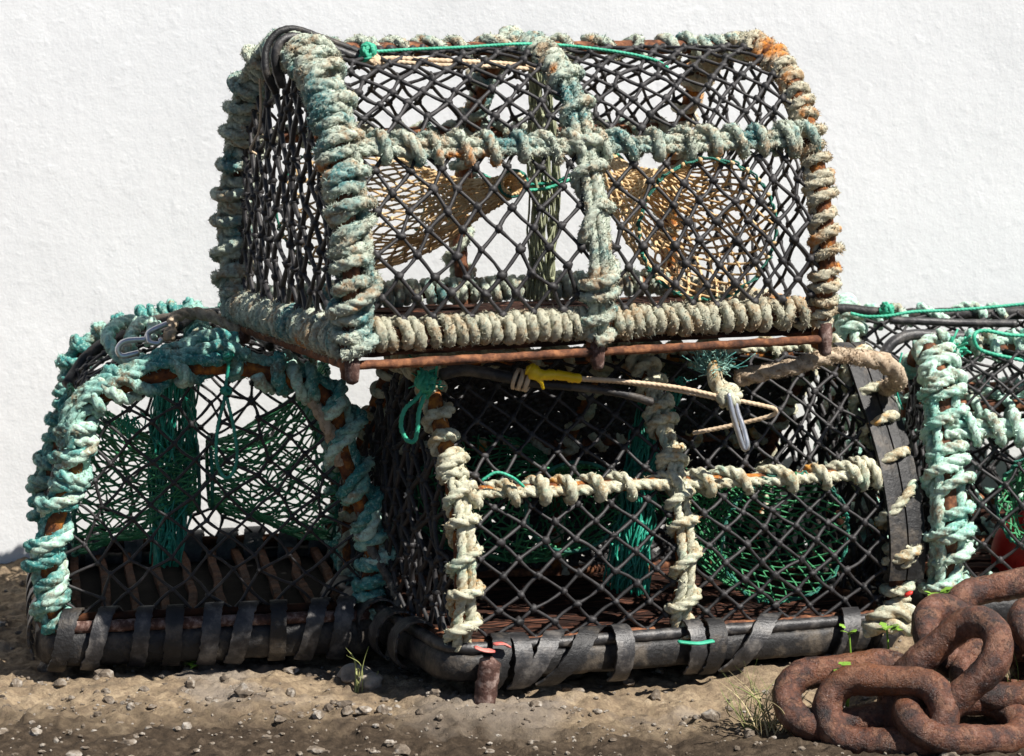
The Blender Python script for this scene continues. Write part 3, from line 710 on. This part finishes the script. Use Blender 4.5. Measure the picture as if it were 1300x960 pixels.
hk = B.line('shackle', [(176, 448, 3.83), (155, 452, 3.83), (150, 442, 3.83), (160, 433, 3.83), (185, 431, 3.83)], .0042, 'steel')
B.line('shackle', [(186, 436, 3.83), (188, 424, 3.83), (196, 418, 3.83), (212, 411, 3.84)], .0042, 'steel')
B.line('shackle', [(188, 424, 3.83), (190, 434, 3.82), (202, 436, 3.82), (204, 430, 3.82)], .0036, 'steel')
B.line('green_twine', [(292, 450, 3.76), (288, 480, 3.76), (284, 510, 3.75), (276, 545, 3.75), (275, 585, 3.75), (284, 605, 3.75), (294, 603, 3.75), (301, 580, 3.75), (297, 545, 3.75), (288, 505, 3.75)], .0026, 'strand_teal')
mb = MB(); knot(mb, at(287, 496, 3.75), .006, .0028, 4, 0); mb.build('twine_knot', M['strand_teal'], B.root, xf=B.xf)
mb = MB(); knot(mb, at(289, 452, 3.75), .006, .0028, 3, 0); mb.build('twine_knot', M['strand_teal'], B.root, xf=B.xf)
mb = MB()
for k in range(26):
    p = at(162 + rng.normal(0, 7), 530 + rng.normal(0, 3), 3.82); q = p + np.array([rng.normal(0, .01), rng.normal(0, .01), -rng.uniform(.01, .03)]); sweep(mb, catmull([p, (p + q) / 2 + rng.normal(0, .004, 3), q], 5), .0012, 5)
mb.build('frayed_end', M['twine_green'], B.root, xf=B.xf)

# ============ the middle lower pot
C = Pot(.718, .40, .203, .026, .362, (.164, 3.935, .070), (0, R(2.6), R(25)), 'cream rope-bound lobster pot directly under the top pot, with yellow taped cord', top=.52)
hl, L, W = C.L / 2, C.L, C.W
yF, zS, yS = -W / 2, C.hs, -W / 2 + C.ins
C.hoop(-hl, 'rust_orange', 'rope_cream', .012, [D(core=.011, rr=.0105, pitch=.042, nlong=2, long_ang=.1, jit=.22, fuzz=900, s=(0, .30)), D(core=.013, rr=.0115, pitch=.031, jit=.15, fuzz=900, s=(.26, .5)), D(core=.011, rr=.010, pitch=.05, jit=.3, fuzz=500, s=(.5, 1))], foot=.04)
C.hoop(-.012, 'rust_orange', 'rope_cream', .011, [D(core=.010, rr=.0098, pitch=.055, nlong=2, jit=.25, fuzz=900, s=(0, .40)), D(core=.013, rr=.011, pitch=.03, nlong=1, fuzz=900, s=(.38, .52)), D(core=.011, rr=.010, pitch=.05, jit=.3, fuzz=400, s=(.5, 1))], foot=.04)
C.hoop(hl, 'rust', 'rope_cream', .012, [D(core=.033, rr=.0110, pitch=.064, jit=.12, fuzz=900, s=(.10, .5)), D(core=.017, rr=.0108, pitch=.034, nlong=0, jit=.25, fuzz=900, s=(0, .13)), D(core=.011, rr=.010, pitch=.05, jit=.3, fuzz=400, s=(.5, 1))], foot=.04)
# two flat rubber strips laid along the right hoop
for off in (-.016, .016):
    P = C.hoop_path(hl); n = len(P); P = P[int(.07 * n):int(.47 * n)]; P, _ = resample(P, .006)
    T = unit(np.gradient(P, axis=0)); o = unit(np.cross(T, [1., 0, 0])); o = np.where((o * (P - [hl, 0, .1])).sum(1, keepdims=True) < 0, -o, o)
    x = np.array([1., 0, 0]); c = P + o * .015 + x * off
    V = np.stack([c - x * .0145, c + x * .0145, c + x * .0145 + o * .006, c + o * .007, c - x * .0145 + o * .006], 1)
    i = np.arange(len(P) - 1)[:, None]; j = np.arange(5)[None]
    mb = MB(); mb.add(V.reshape(-1, 3), np.stack([i * 5 + j, i * 5 + (j + 1) % 5, (i + 1) * 5 + (j + 1) % 5, (i + 1) * 5 + j], -1).reshape(-1, 4)); mb.build('rubber_strip', M['rubber'], C.root, smooth=False)
C.rail((-hl, yS, zS), (hl, yS, zS), 'rust_orange', 'rope_cream', .0085, (0, -1, .5), [D(core=.008, rr=.0108, pitch=.058, nlong=1, long_ang=.5, jit=.12, fuzz=900, s=(.02, .90)), D(core=.018, rr=.0105, pitch=.028, fuzz=900, s=(.90, .96))])
C.rail((-hl, -yS, zS), (hl, -yS, zS), 'rust', 'rope_cream', .009, (0, 1, .5), [D(core=.009, rr=.0100, pitch=.058, nlong=1, jit=.2, fuzz=400)])
C.rail((-hl, 0, C.ht), (hl, 0, C.ht), 'rust_orange', 'rope_cream', .009, (0, -.6, 1), [D(core=.008, rr=.0102, pitch=.058, nlong=1, long_ang=.0, jit=.2, fuzz=900)])
for y in (yF, -yF): C.rail((-hl, y, -.01), (hl, y, -.01), 'rust', 'rope_cream', .009)
for x in (-hl, hl): C.rail((x, yF, -.01), (x, -yF, -.01), 'rust', 'rope_cream', .009)
sh = C.s_sh
C.net(.004, sh, .058, .050, .0026, .0063, jit=.07)
C.net(sh, C.S / 2, .056, .056, .0026, .0061, jit=.07)
C.net(C.S / 2, C.S - .01, .022, .025, .0050, .0078, jit=.28)
C.net(C.S / 2 + .01, C.S - .01, .029, .031, .0046, .0075, jit=.3)
C.end_net(-hl, .030, .052, .0034, .0062, jit=.25, belly=-.015)
C.end_net(hl, .030, .046, .0036, .0066, jit=.25, belly=.015)
C.base(-.036, (.018, .021), .013, 'rubber', 'rubber_dusty')
C.slats(-.018, 5, gap=.12); C.sheet(-.034, 'shade_black')
for k, f in enumerate((.095, .132, .20, .275, .345, .50, .545, .66, .85, .945)):
    x = -hl - .02 + f * (L + .04)
    C.strap((x, yF - .022, -.030), (1, 0, 0), .040, .033, w=.027 + rng.normal(0, .001), skew=rng.uniform(.0, .075), a0=-1.2, a1=3.4, mat='rubber_dusty' if k % 3 else 'rubber')
for k in range(5):
    y = yF + .03 + k * .068
    C.strap((-hl - .022, -y, -.030), (0, -1, 0), .040, .033, w=.028, skew=.02, a0=-1.2, a1=3.4, mat='rubber_dusty'); C.strap((hl + .022, y, -.030), (0, 1, 0), .040, .033, w=.028, skew=.02)
C.funnel((L * .24, yF + .012, .115), (0, 1, 0), .108, (L * .15, .08, .15), .040, 30, 17, .0013, 'net_green', 'ring_green', jit=.05, squash=.9)
C.funnel((-L * .22, -yF - .03, .13), (0, -1, 0), .115, (-L * .16, -.06, .15), .075, 30, 18, .0014, 'net_green', 'ring_green', jit=.25)
C.band((.045, -.03, C.ht - .03), (-.02, -.06, .02), .030, .026, .034, 110, 'strand_teal', .0017, -.012)
st = C.line('closing_strap', [(560, 476, 3.64), (585, 470, 3.65), (620, 474, 3.66), (662, 483, 3.675)], .0085, 'rubber')
C.line('strap_cord', [(668, 486, 3.675), (700, 489, 3.68), (745, 493, 3.69), (795, 501, 3.70), (828, 511, 3.70)], .0060, 'rubber', st)
mb = MB()
for k in range(5):
    th = np.linspace(0, 2 * PI, 30); c = at(655 + k * 4, 481 + k * .8, 3.675); P = c + .0125 * (np.cos(th)[:, None] * np.array([.25 * (-1) ** k, 1, 0]) + np.sin(th)[:, None] * np.array([.3, 0, 1])); sweep(mb, P, .0030, 8)
mb.build('cord_knot', M['cord_beige'], C.root, xf=C.xf)
mb = MB(); P = catmull([at(672, 468, 3.668), at(684, 476, 3.665), at(705, 476, 3.67), (at(737, 481, 3.675))], 10)
sweep(mb, P, np.interp(np.linspace(0, 1, len(P)), [0, .2, .45, 1], [.010, .0105, .008, .0066]), 10, rough=.10); P = catmull([at(676, 470, 3.663), at(686, 484, 3.663), at(690, 494, 3.665)], 8); sweep(mb, P, np.linspace(.006, .002, len(P)), 8, rough=.15)
mb.build('yellow_tape', M['yellow'], C.root, xf=C.xf)
C.line('tie_cord', [(733, 480, 3.675), (790, 484, 3.69), (860, 492, 3.705), (920, 505, 3.715), (968, 515, 3.73), (984, 520, 3.74), (978, 528, 3.75), (930, 540, 3.76), (880, 550, 3.77)], .0032, 'cord_beige')
C.line('tie_cord', [(735, 482, 3.68), (800, 487, 3.70), (880, 500, 3.71), (930, 512, 3.72)], .0026, 'cord_beige')
tr = C.line('tie_rope', [(905, 462, 3.74), (908, 478, 3.73), (914, 492, 3.725), (924, 505, 3.72), (930, 516, 3.72)], .0125, 'rope_cream', kind='rope')
mb = MB()
for k in range(240):
    p = at(905 + rng.normal(0, 7), 468 + rng.normal(0, 5), 3.735); q = p + np.array([rng.normal(0, .014), rng.normal(0, .010), rng.uniform(-.006, .026)]); sweep(mb, catmull([p, (p + q) / 2 + rng.normal(0, .003, 3), q], 4), .0008, 4)
mb.build('frayed_end', M['rope_teal'], tr, xf=C.xf)
mb = MB(); knot(mb, at(925, 500, 3.72), .012, .008, 3); mb.build('rope_knot', M['rope_cream'], tr, xf=C.xf)
C.line('hook', [(925, 500, 3.705), (930, 525, 3.70), (938, 552, 3.70), (945, 570, 3.70), (949, 566, 3.70), (944, 545, 3.705), (936, 522, 3.71), (933, 505, 3.715)], .0040, 'steel')
mb = MB(); knot(mb, at(543, 486, 3.64), .013, .006, 4, 0)
for k in range(24):
    p = at(545 + rng.normal(0, 7), 484 + rng.normal(0, 6), 3.64); q = p + rng.normal(0, .014, 3) + np.array([0, 0, .004]); sweep(mb, catmull([p, (p + q) / 2 + rng.normal(0, .004, 3), q], 5), .0022, 6, flat=.4)
mb.build('twine_knot', M['twine_green'], C.root, xf=C.xf)
C.line('green_twine', [(540, 490, 3.64), (530, 505, 3.635), (514, 520, 3.63), (509, 540, 3.63), (516, 558, 3.63), (526, 560, 3.63), (530, 545, 3.63), (532, 522, 3.63), (540, 500, 3.635)], .0032, 'twine_green')
C.line('green_twine', [(612, 610, 3.62), (630, 600, 3.625), (650, 606, 3.63), (665, 618, 3.64)], .0022, 'twine_green')
C.line('tape_end', [(604, 822, 3.555), (615, 826, 3.555), (626, 826, 3.56)], .007, 'pink', flat=.3)
C.line('tape_end', [(628, 818, 3.56), (638, 817, 3.565), (646, 821, 3.57)], .0065, 'pink', flat=.3)
C.line('tape_end', [(1150, 756, 3.80), (1157, 752, 3.80)], .006, 'red', flat=.5)
C.line('green_strip', [(862, 815, 3.66), (885, 817, 3.67), (905, 814, 3.68)], .006, 'twine_green', flat=.4)
C.line('foot_rope', [(1105, 790, 3.80), (1120, 780, 3.79), (1145, 777, 3.79), (1168, 782, 3.80)], .0125, 'rope_cream', kind='rope')
C.line('foot_rope', [(1100, 800, 3.80), (1115, 795, 3.79), (1140, 793, 3.79), (1160, 798, 3.80)], .0125, 'rope_cream', kind='rope')

# ============ the right pot
Dp = Pot(.72, .28, .223, .035, .330, (.998, 4.080, .095), (0, 0, R(5)), 'mint rope-bound lobster pot at the right edge, behind the rusty chain', top=.62)
hl, L, W = Dp.L / 2, Dp.L, Dp.W
yF, zS, yS = -W / 2, Dp.hs, -W / 2 + Dp.ins
Dp.hoop(-hl, 'rust', 'rope_mint', .014, [D(core=.018, rr=.0118, pitch=.036, nlong=1, long_ang=PI / 2, jit=.25, fuzz=1100, s=(0, .5), ljit=.003), D(core=.020, rr=.0105, pitch=.062, nlong=2, long_ang=-1.2, jit=.3, fuzz=900, s=(0, .42)), D(core=.012, rr=.010, pitch=.045, jit=.3, fuzz=500, s=(.5, 1))], foot=.04)
for x in (0, hl): Dp.hoop(x, 'rust', 'rope_mint', .012, [D(core=.012, rr=.011, pitch=.040, nlong=1, jit=.3, fuzz=600)], foot=.04)
Dp.rail((-hl, yS, zS), (hl, yS, zS), 'rust', 'rope_mint', .010, (0, -1, .5), [D(core=.010, rr=.0115, pitch=.05, nlong=2, jit=.2, fuzz=1000)])
Dp.rail((-hl, -yS, zS), (hl, -yS, zS), 'rust', 'rope_mint', .010, (0, 1, .5), [D(core=.010, rr=.0105, pitch=.05, nlong=1, jit=.2, fuzz=400)])
Dp.rail((-hl, 0, Dp.ht), (hl, 0, Dp.ht), 'rust', 'rope_mint', .010, (0, 0, 1), [D(core=.010, rr=.0105, pitch=.048, nlong=1, jit=.2, fuzz=800)])
for y in (yF, -yF): Dp.rail((-hl, y, -.005), (hl, y, -.005), 'rust', 'rope_mint', .009, wraps=[D(core=.009, rr=.010, pitch=.04, fuzz=400)])
for x in (-hl, hl): Dp.rail((x, yF, -.005), (x, -yF, -.005), 'rust', 'rope_mint', .009)
Dp.net(.012, Dp.s_sh, .056, .056, .0024, .0053)
Dp.net(Dp.s_sh, Dp.S / 2, .054, .052, .0024, .0053)
Dp.net(Dp.S / 2, Dp.S - .012, .054, .052, .0024, .0053, jit=.16)
Dp.end_net(-hl, .034, .050, .0034, .0062, jit=.22, belly=-.012)
Dp.end_net(hl, .05, .05, .0026, .0055)
Dp.base(-.045, (.020, .024), .018, 'rubber', 'rubber_dusty')
Dp.slats(-.018, 5)
Dp.funnel((-L * .25, yF + .012, .115), (0, 1, 0), .10, (-L * .18, .08, .15), .04, 26, 16, .0015, 'net_green', 'ring_green', jit=.2)
Dp.funnel((L * .25, -yF - .02, .115), (0, -1, 0), .10, (L * .18, -.08, .15), .04, 26, 16, .0015, 'net_green', 'ring_green', jit=.2)
Dp.band((.0, 0, Dp.ht - .02), (0, 0, .02), .03, .028, .03, 60, 'strand_teal')
st = Dp.line('closing_strap', [(1128, 470, 4.015), (1122, 452, 4.025), (1135, 434, 4.035), (1160, 425, 4.045), (1195, 427, 4.055), (1240, 429, 4.065), (1300, 438, 4.075), (1360, 446, 4.085)], .0085, 'rubber_dusty')
Dp.line('strap_cord', [(1246, 436, 4.055), (1275, 446, 4.055), (1320, 452, 4.065)], .006, 'rubber', st)
Dp.line('green_twine', [(1340, 424, 4.055), (1290, 426, 4.035), (1250, 420, 4.025), (1237, 426, 4.015), (1242, 442, 4.015), (1262, 450, 4.015), (1300, 458, 4.025), (1350, 470, 4.035)], .0030, 'twine_green')
Dp.line('hanging_cord', [(1145, 448, 3.995), (1140, 470, 3.985), (1138, 495, 3.985), (1146, 520, 3.985)], .0016, 'strand_teal')
mb = MB()
for k in range(30):
    p = at(1212 + rng.normal(0, 6), 444 + rng.normal(0, 4), 4.02); q = p + rng.normal(0, .012, 3); sweep(mb, catmull([p, (p + q) / 2 + rng.normal(0, .004, 3), q], 4), .002, 5)
mb.build('frayed_end', M['twine_green'], Dp.root, xf=Dp.xf)

# ============ the rear pot, only its top shows
Ep = Pot(.72, .22, .20, .03, .340, (.915, 4.400, .095), (0, R(-.6), R(5)), 'black-netted lobster pot behind the mint one, only its top showing', top=.6)
hl, L, W = Ep.L / 2, Ep.L, Ep.W
yF, zS, yS = -W / 2, Ep.hs, -W / 2 + Ep.ins
for x in (-hl, 0, hl): Ep.hoop(x, 'rust', 'rope_mint', .012, [D(core=.013, rr=.0115, pitch=.034, nlong=1, jit=.25, fuzz=700)], foot=.04)
Ep.rail((-hl, 0, Ep.ht), (hl, 0, Ep.ht), 'rubber', 'rope_mint', .011, (0, 0, 1), [D(core=.011, rr=.0105, pitch=.062, jit=.2, fuzz=900)])
for y, z in ((yS, zS), (-yS, zS), (yF, 0), (-yF, 0)): Ep.rail((-hl, y, z), (hl, y, z), 'rust', 'rope_mint', .010, (0, -1, .5), [D(core=.010, rr=.0105, pitch=.05, jit=.2, fuzz=300)])
for x in (-hl, hl): Ep.rail((x, yF, -.005), (x, -yF, -.005), 'rust', 'rope_mint', .009)
Ep.net(.012, Ep.S - .012, .052, .050, .0025, .0054, jit=.12)
Ep.end_net(-hl, .048, .050, .0028, .0058, jit=.15); Ep.end_net(hl, .048, .050, .0028, .0058)
Ep.base(-.045, (.020, .024), .018, 'rubber'); Ep.slats(-.018, 4)
st = Ep.line('closing_strap', [(1050, 392, 4.32), (1075, 393, 4.32), (1105, 396, 4.32), (1132, 399, 4.32)], .0090, 'rubber')
Ep.line('strap_cord', [(1130, 407, 4.30), (1170, 408, 4.30), (1220, 410, 4.31), (1290, 411, 4.31)], .0065, 'rubber_dusty', st)
Ep.line('green_twine', [(1080, 398, 4.30), (1100, 402, 4.30), (1128, 401, 4.30), (1160, 396, 4.31), (1210, 394, 4.32), (1260, 390, 4.33), (1330, 383, 4.34)], .0028, 'twine_green')
mb = MB(); knot(mb, at(1126, 394, 4.31), .009, .004, 5, 0); mb.build('twine_knot', M['twine_green'], Ep.root, xf=Ep.xf)

STYLE.update(rough=.06, fuzz=3.0, depth=.26)
# ------------------------------------------------------------------ loose things
def free_rope(name, pts, r, mat, label, fuzz=1800, cat='rope'):
    P = catmull(np.array([at(*p) for p in pts]), 14); mb = MB(); rope(mb, P, r, fuzz, wob=.001); o = mb.build(name, M[mat]); return tag(o, label, cat)
free_rope('rope', [(935, 482, 3.80), (985, 470, 3.80), (1030, 460, 3.82), (1070, 452, 3.84), (1105, 456, 3.86), (1132, 468, 3.88), (1140, 486, 3.93), (1120, 494, 4.0)], .0120, 'rope_beige', 'thick hairy beige rope squeezed under the right end of the top pot', 4000)
free_rope('rope', [(455, 640, 3.82), (468, 688, 3.81), (490, 728, 3.80), (506, 765, 3.79), (505, 800, 3.78), (492, 838, 3.77)], .0062, 'rope_dark', 'thin dark rope hanging down between the left and middle pots', 600)

# red float inside the right pot
c = at(1296, 700, 4.06); th = np.linspace(0, PI, 18); ph = np.linspace(0, 2 * PI, 28, endpoint=False)
fl = empty('float', c, (R(20), 0, R(15)), 'red plastic float lying inside the mint lobster pot', 'float')
mb = MB(); rad = .046 * np.sin(th) ** .8; z = -.056 * np.cos(th)
V = np.stack([rad[:, None] * np.cos(ph), rad[:, None] * np.sin(ph), np.broadcast_to(z[:, None], (18, 28))], -1)
i = np.arange(17)[:, None]; j = np.arange(28)[None]
mb.add(V.reshape(-1, 3), np.stack([i * 28 + j, i * 28 + (j + 1) % 28, (i + 1) * 28 + (j + 1) % 28, (i + 1) * 28 + j], -1).reshape(-1, 4)); mb.build('body', M['red'], fl)
mb = MB(); th = np.linspace(0, 2 * PI, 24); sweep(mb, np.stack([.014 * np.cos(th), th * 0, .060 + .014 * np.sin(th)], 1), .005, 8); mb.build('eye', M['red'], fl)

# heavy chain
ch = empty('chain', at(1150, 880, 3.50), (0, 0, 0), 'heavy rusty iron chain heaped at the lower right', 'chain')
cx = (np.eye(3), np.array(ch.location))
def link(c, ax, nrm, ln=.215, wd=.120, r=.0208):
    c = np.array(c, float); a = unit(np.array(ax, float)); n = np.array(nrm, float); n = unit(n - a * (n @ a)); b = np.cross(n, a)
    h = ln / 2 - wd / 2; w = wd / 2 - r
    t = np.linspace(-PI / 2, PI / 2, 18)
    P = np.concatenate([np.stack([h + w * np.cos(t), w * np.sin(t)], 1), np.stack([-h - w * np.cos(t), -w * np.sin(t)], 1)])
    P = np.concatenate([P, P[:1]]); P, _ = resample(P, .006); P = P[:-1]
    rr = r * (1 + .035 * np.sin(np.arange(len(P)) * .4 + rng.uniform(0, 6)) + .02 * rng.normal(size=len(P)))
    C3 = c + P[:, :1] * a + P[:, 1:] * b
    mb = MB(); m = len(C3); T = unit(np.roll(C3, -1, 0) - np.roll(C3, 1, 0)); N = np.broadcast_to(n, C3.shape); Bv = np.cross(T, N)
    th = np.linspace(0, 2 * PI, 20, endpoint=False)
    V = C3[:, None] + (rr[:, None] * (1 + .018 * rng.normal(size=(m, 20))))[..., None] * (np.cos(th)[None, :, None] * N[:, None] + np.sin(th)[None, :, None] * Bv[:, None])
    i = np.arange(m)[:, None]; j = np.arange(20)[None]; i2 = (i + 1) % m
    mb.add(V.reshape(-1, 3), np.stack([i * 20 + j, i * 20 + (j + 1) % 20, i2 * 20 + (j + 1) % 20, i2 * 20 + j], -1).reshape(-1, 4))
    mb.build('link', M['chain'], ch, xf=cx)
link(at(1079, 882, 3.48), (1, .12, .10), (-.1, -.75, .65))
link(at(1199, 856, 3.44), (.62, -.10, .62), (-.66, -.55, .55), .22, .13)
link(at(1239, 826, 3.56), (.80, .10, -.50), (.35, -.62, .70), .21, .125)
link(at(1304, 852, 3.50), (1, .05, .06), (0, -.5, .85), .215, .13)
link(at(1289, 778, 3.60), (1, .15, .16), (-.1, -.82, .58), .21, .125)
link(at(1124, 904, 3.42), (.8, -.3, .05), (.1, -.9, .35), .20, .125)
link(at(1224, 914, 3.42), (1, .3, -.1), (.2, -.35, .9), .20, .125)
link(at(1344, 816, 3.55), (.6, .6, -.3), (.4, -.5, .7), .20, .125)

# rusty stake in front of the middle pot
p = at(622, 842, 3.565); gz = float(ground_z(p[0], p[1])) - .03
mb = MB(); P = np.array([(p[0] - .012, p[1], gz), (p[0] - .006, p[1], (gz + p[2]) / 2), (p[0], p[1], p[2]), (p[0] + .001, p[1], p[2] + .002)])
sweep(mb, resample(P, .006)[0], .0155, 16, rough=.05); tag(mb.build('stake', M['rust_pale']), 'rusty iron stake stub in front of the middle lobster pot', 'stake')

# stones
def stone(px, py, Y, s, label):
    c = at(px, py, Y); c[2] = float(ground_z(c[0], c[1])) + s * .2
    V = ICO_V.copy(); F = ICO_F
    d = 1 + .22 * rng.normal(size=len(V)); mb = MB(); mb.add(c + V * d[:, None] * s * np.array([1.2, 1, .65]), None, F)
    o = mb.build('stone', M_stone, smooth=False)
    mo = o.modifiers.new('smooth', 'SUBSURF'); mo.levels = mo.render_levels = 2
    return tag(o, label, 'stone')
M_stone = plain('grey brown stone', (.18, .15, .12), (.34, .30, .25), 20, .9, 120, .004, .2, 0, (.46, .42, .37))
stone(452, 850, 3.72, .026, 'lumpy tan stone beside the thin grass between left and middle pots')
stone(470, 866, 3.68, .018, 'small grey stone just in front of the lumpy tan one')

# plants
def blade(mb, p, q, w, bend):
    P = catmull([p, (p + q) / 2 + bend, q], 8); n = len(P); t = np.linspace(0, 1, n)
    sweep(mb, P, np.maximum(w * (1 - t ** 2), .0002), 5, flat=.35)
def grass(px, py, Y, n, h, spread, label, mat='grass', name='grass_tuft'):
    c = at(px, py, Y); c[2] = float(ground_z(c[0], c[1])); mb = MB()
    for k in range(n):
        p = c + np.array([rng.normal(0, spread * .25), rng.normal(0, spread * .25), -.004]); q = c + np.array([rng.normal(0, spread), rng.normal(0, spread * .6), h * rng.uniform(.45, 1.05)])
        blade(mb, p, q, .0018 * rng.uniform(.7, 1.2), np.array([rng.normal(0, .015), rng.normal(0, .01), .01]))
    return tag(mb.build(name, M[mat]), label, 'plant')
grass(958, 885, 3.50, 20, .105, .045, 'green grass tuft in front of the middle pot beside the chain')
grass(975, 880, 3.49, 26, .075, .06, 'dry straw-coloured grass tuft at the left end of the chain', 'straw')
grass(455, 868, 3.66, 5, .065, .018, 'sparse yellow grass blades between the left and middle pots')
grass(1286, 866, 3.50, 6, .14, .02, 'single tall grass clump at the right edge among chain links')
def sprout(px, py, Y, n, s, label, stem=True):
    c = at(px, py, Y); gz = float(ground_z(c[0], c[1]))
    r = empty('weed', (c[0], c[1], gz), (0, 0, 0), label, 'plant'); o = np.array([c[0], c[1], gz]); mb = MB(); top = c - o
    sm = MB(); sweep(sm, catmull([np.zeros(3), top * .5 + [.004, 0, 0], top], 6), .0014, 6); sm.build('stem', M['leaf'], r)
    for k in range(n):
        a = rng.uniform(0, 2 * PI); d = np.array([math.cos(a), math.sin(a) * .7, rng.uniform(-.1, .9)]); d = unit(d); sd = unit(np.cross(d, [0, 0, 1.])); up = np.cross(sd, d)
        b0 = top + rng.normal(0, s * .25, 3); pts = [(0, 0), (.25, .30), (.45, .22), (.6, .42), (.8, .22), (1, 0)]
        L_ = [b0 + s * (x * d + y * sd + (.25 * x * x) * -up) for x, y in pts]; R_ = [b0 + s * (x * d - y * sd + (.25 * x * x) * -up) for x, y in pts]
        L2 = [v + up * .0006 for v in L_]; R2 = [v + up * .0006 for v in R_]; V = np.array(L_ + R_ + L2 + R2); q = []
        for i in range(5): q += [(i, i + 1, 7 + i, 6 + i), (12 + i, 18 + i, 19 + i, 13 + i)]
        mb.add(V, q)
    mb.build('leaves', M['leaf'], r)
sprout(242, 842, 3.76, 16, .011, 'tiny bright green weed on the ground before the left pot')
sprout(1188, 756, 3.70, 7, .020, 'lime green leaf sprig standing behind the topmost chain link')
sprout(1126, 800, 3.62, 6, .016, 'green leaf sprig by the right foot of the middle pot')
sprout(1078, 803, 3.60, 5, .012, 'pale green sprig peeking over the leftmost chain link')
sprout(1072, 850, 3.47, 9, .016, 'green weed growing up inside the leftmost chain link')

# ------------------------------------------------------------------ light, sky, camera
SUN_EL, SUN_AZ = R(52), R(57)            # azimuth measured from the camera side towards the right
sd = np.array([math.sin(SUN_AZ) * math.cos(SUN_EL), -math.cos(SUN_AZ) * math.cos(SUN_EL), math.sin(SUN_EL)])
w = bpy.data.worlds.new('World'); sc.world = w; w.use_nodes = True; nt = w.node_tree
sky = nt.nodes.new('ShaderNodeTexSky'); sky.sky_type = 'NISHITA'; sky.sun_disc = False; sky.air_density = .75; sky.dust_density = .3; sky.sun_elevation = SUN_EL; sky.sun_rotation = math.atan2(sd[0], sd[1])
bg = nt.nodes['Background']; bg.inputs['Strength'].default_value = .05; nt.links.new(sky.outputs[0], bg.inputs[0])
l = bpy.data.lights.new('sun', 'SUN'); l.energy = 5.0; l.angle = R(.53); l.color = (1, .955, .89)
lo = bpy.data.objects.new('sun', l); col.objects.link(lo)
from mathutils import Vector
lo.rotation_euler = Vector(-sd).to_track_quat('-Z', 'Y').to_euler(); lo.location = (3, 0, 4)

cam = bpy.data.cameras.new('camera'); co = bpy.data.objects.new('camera', cam); col.objects.link(co); sc.camera = co
cam.sensor_width = 36; cam.lens = CAM_F / 1300 * 36; cam.clip_end = 300; cam.clip_start = .05
co.location = (0, 0, CAM_H); co.rotation_euler = (PI / 2 - CAM_P, 0, 0)
cam.dof.use_dof = True; cam.dof.focus_distance = 3.72; cam.dof.aperture_fstop = 10
sc.view_settings.view_transform = 'Standard'; sc.view_settings.look = 'None'; sc.view_settings.exposure = .80; sc.view_settings.gamma = 1
sc.cycles.max_bounces = 6; sc.cycles.use_denoising = True
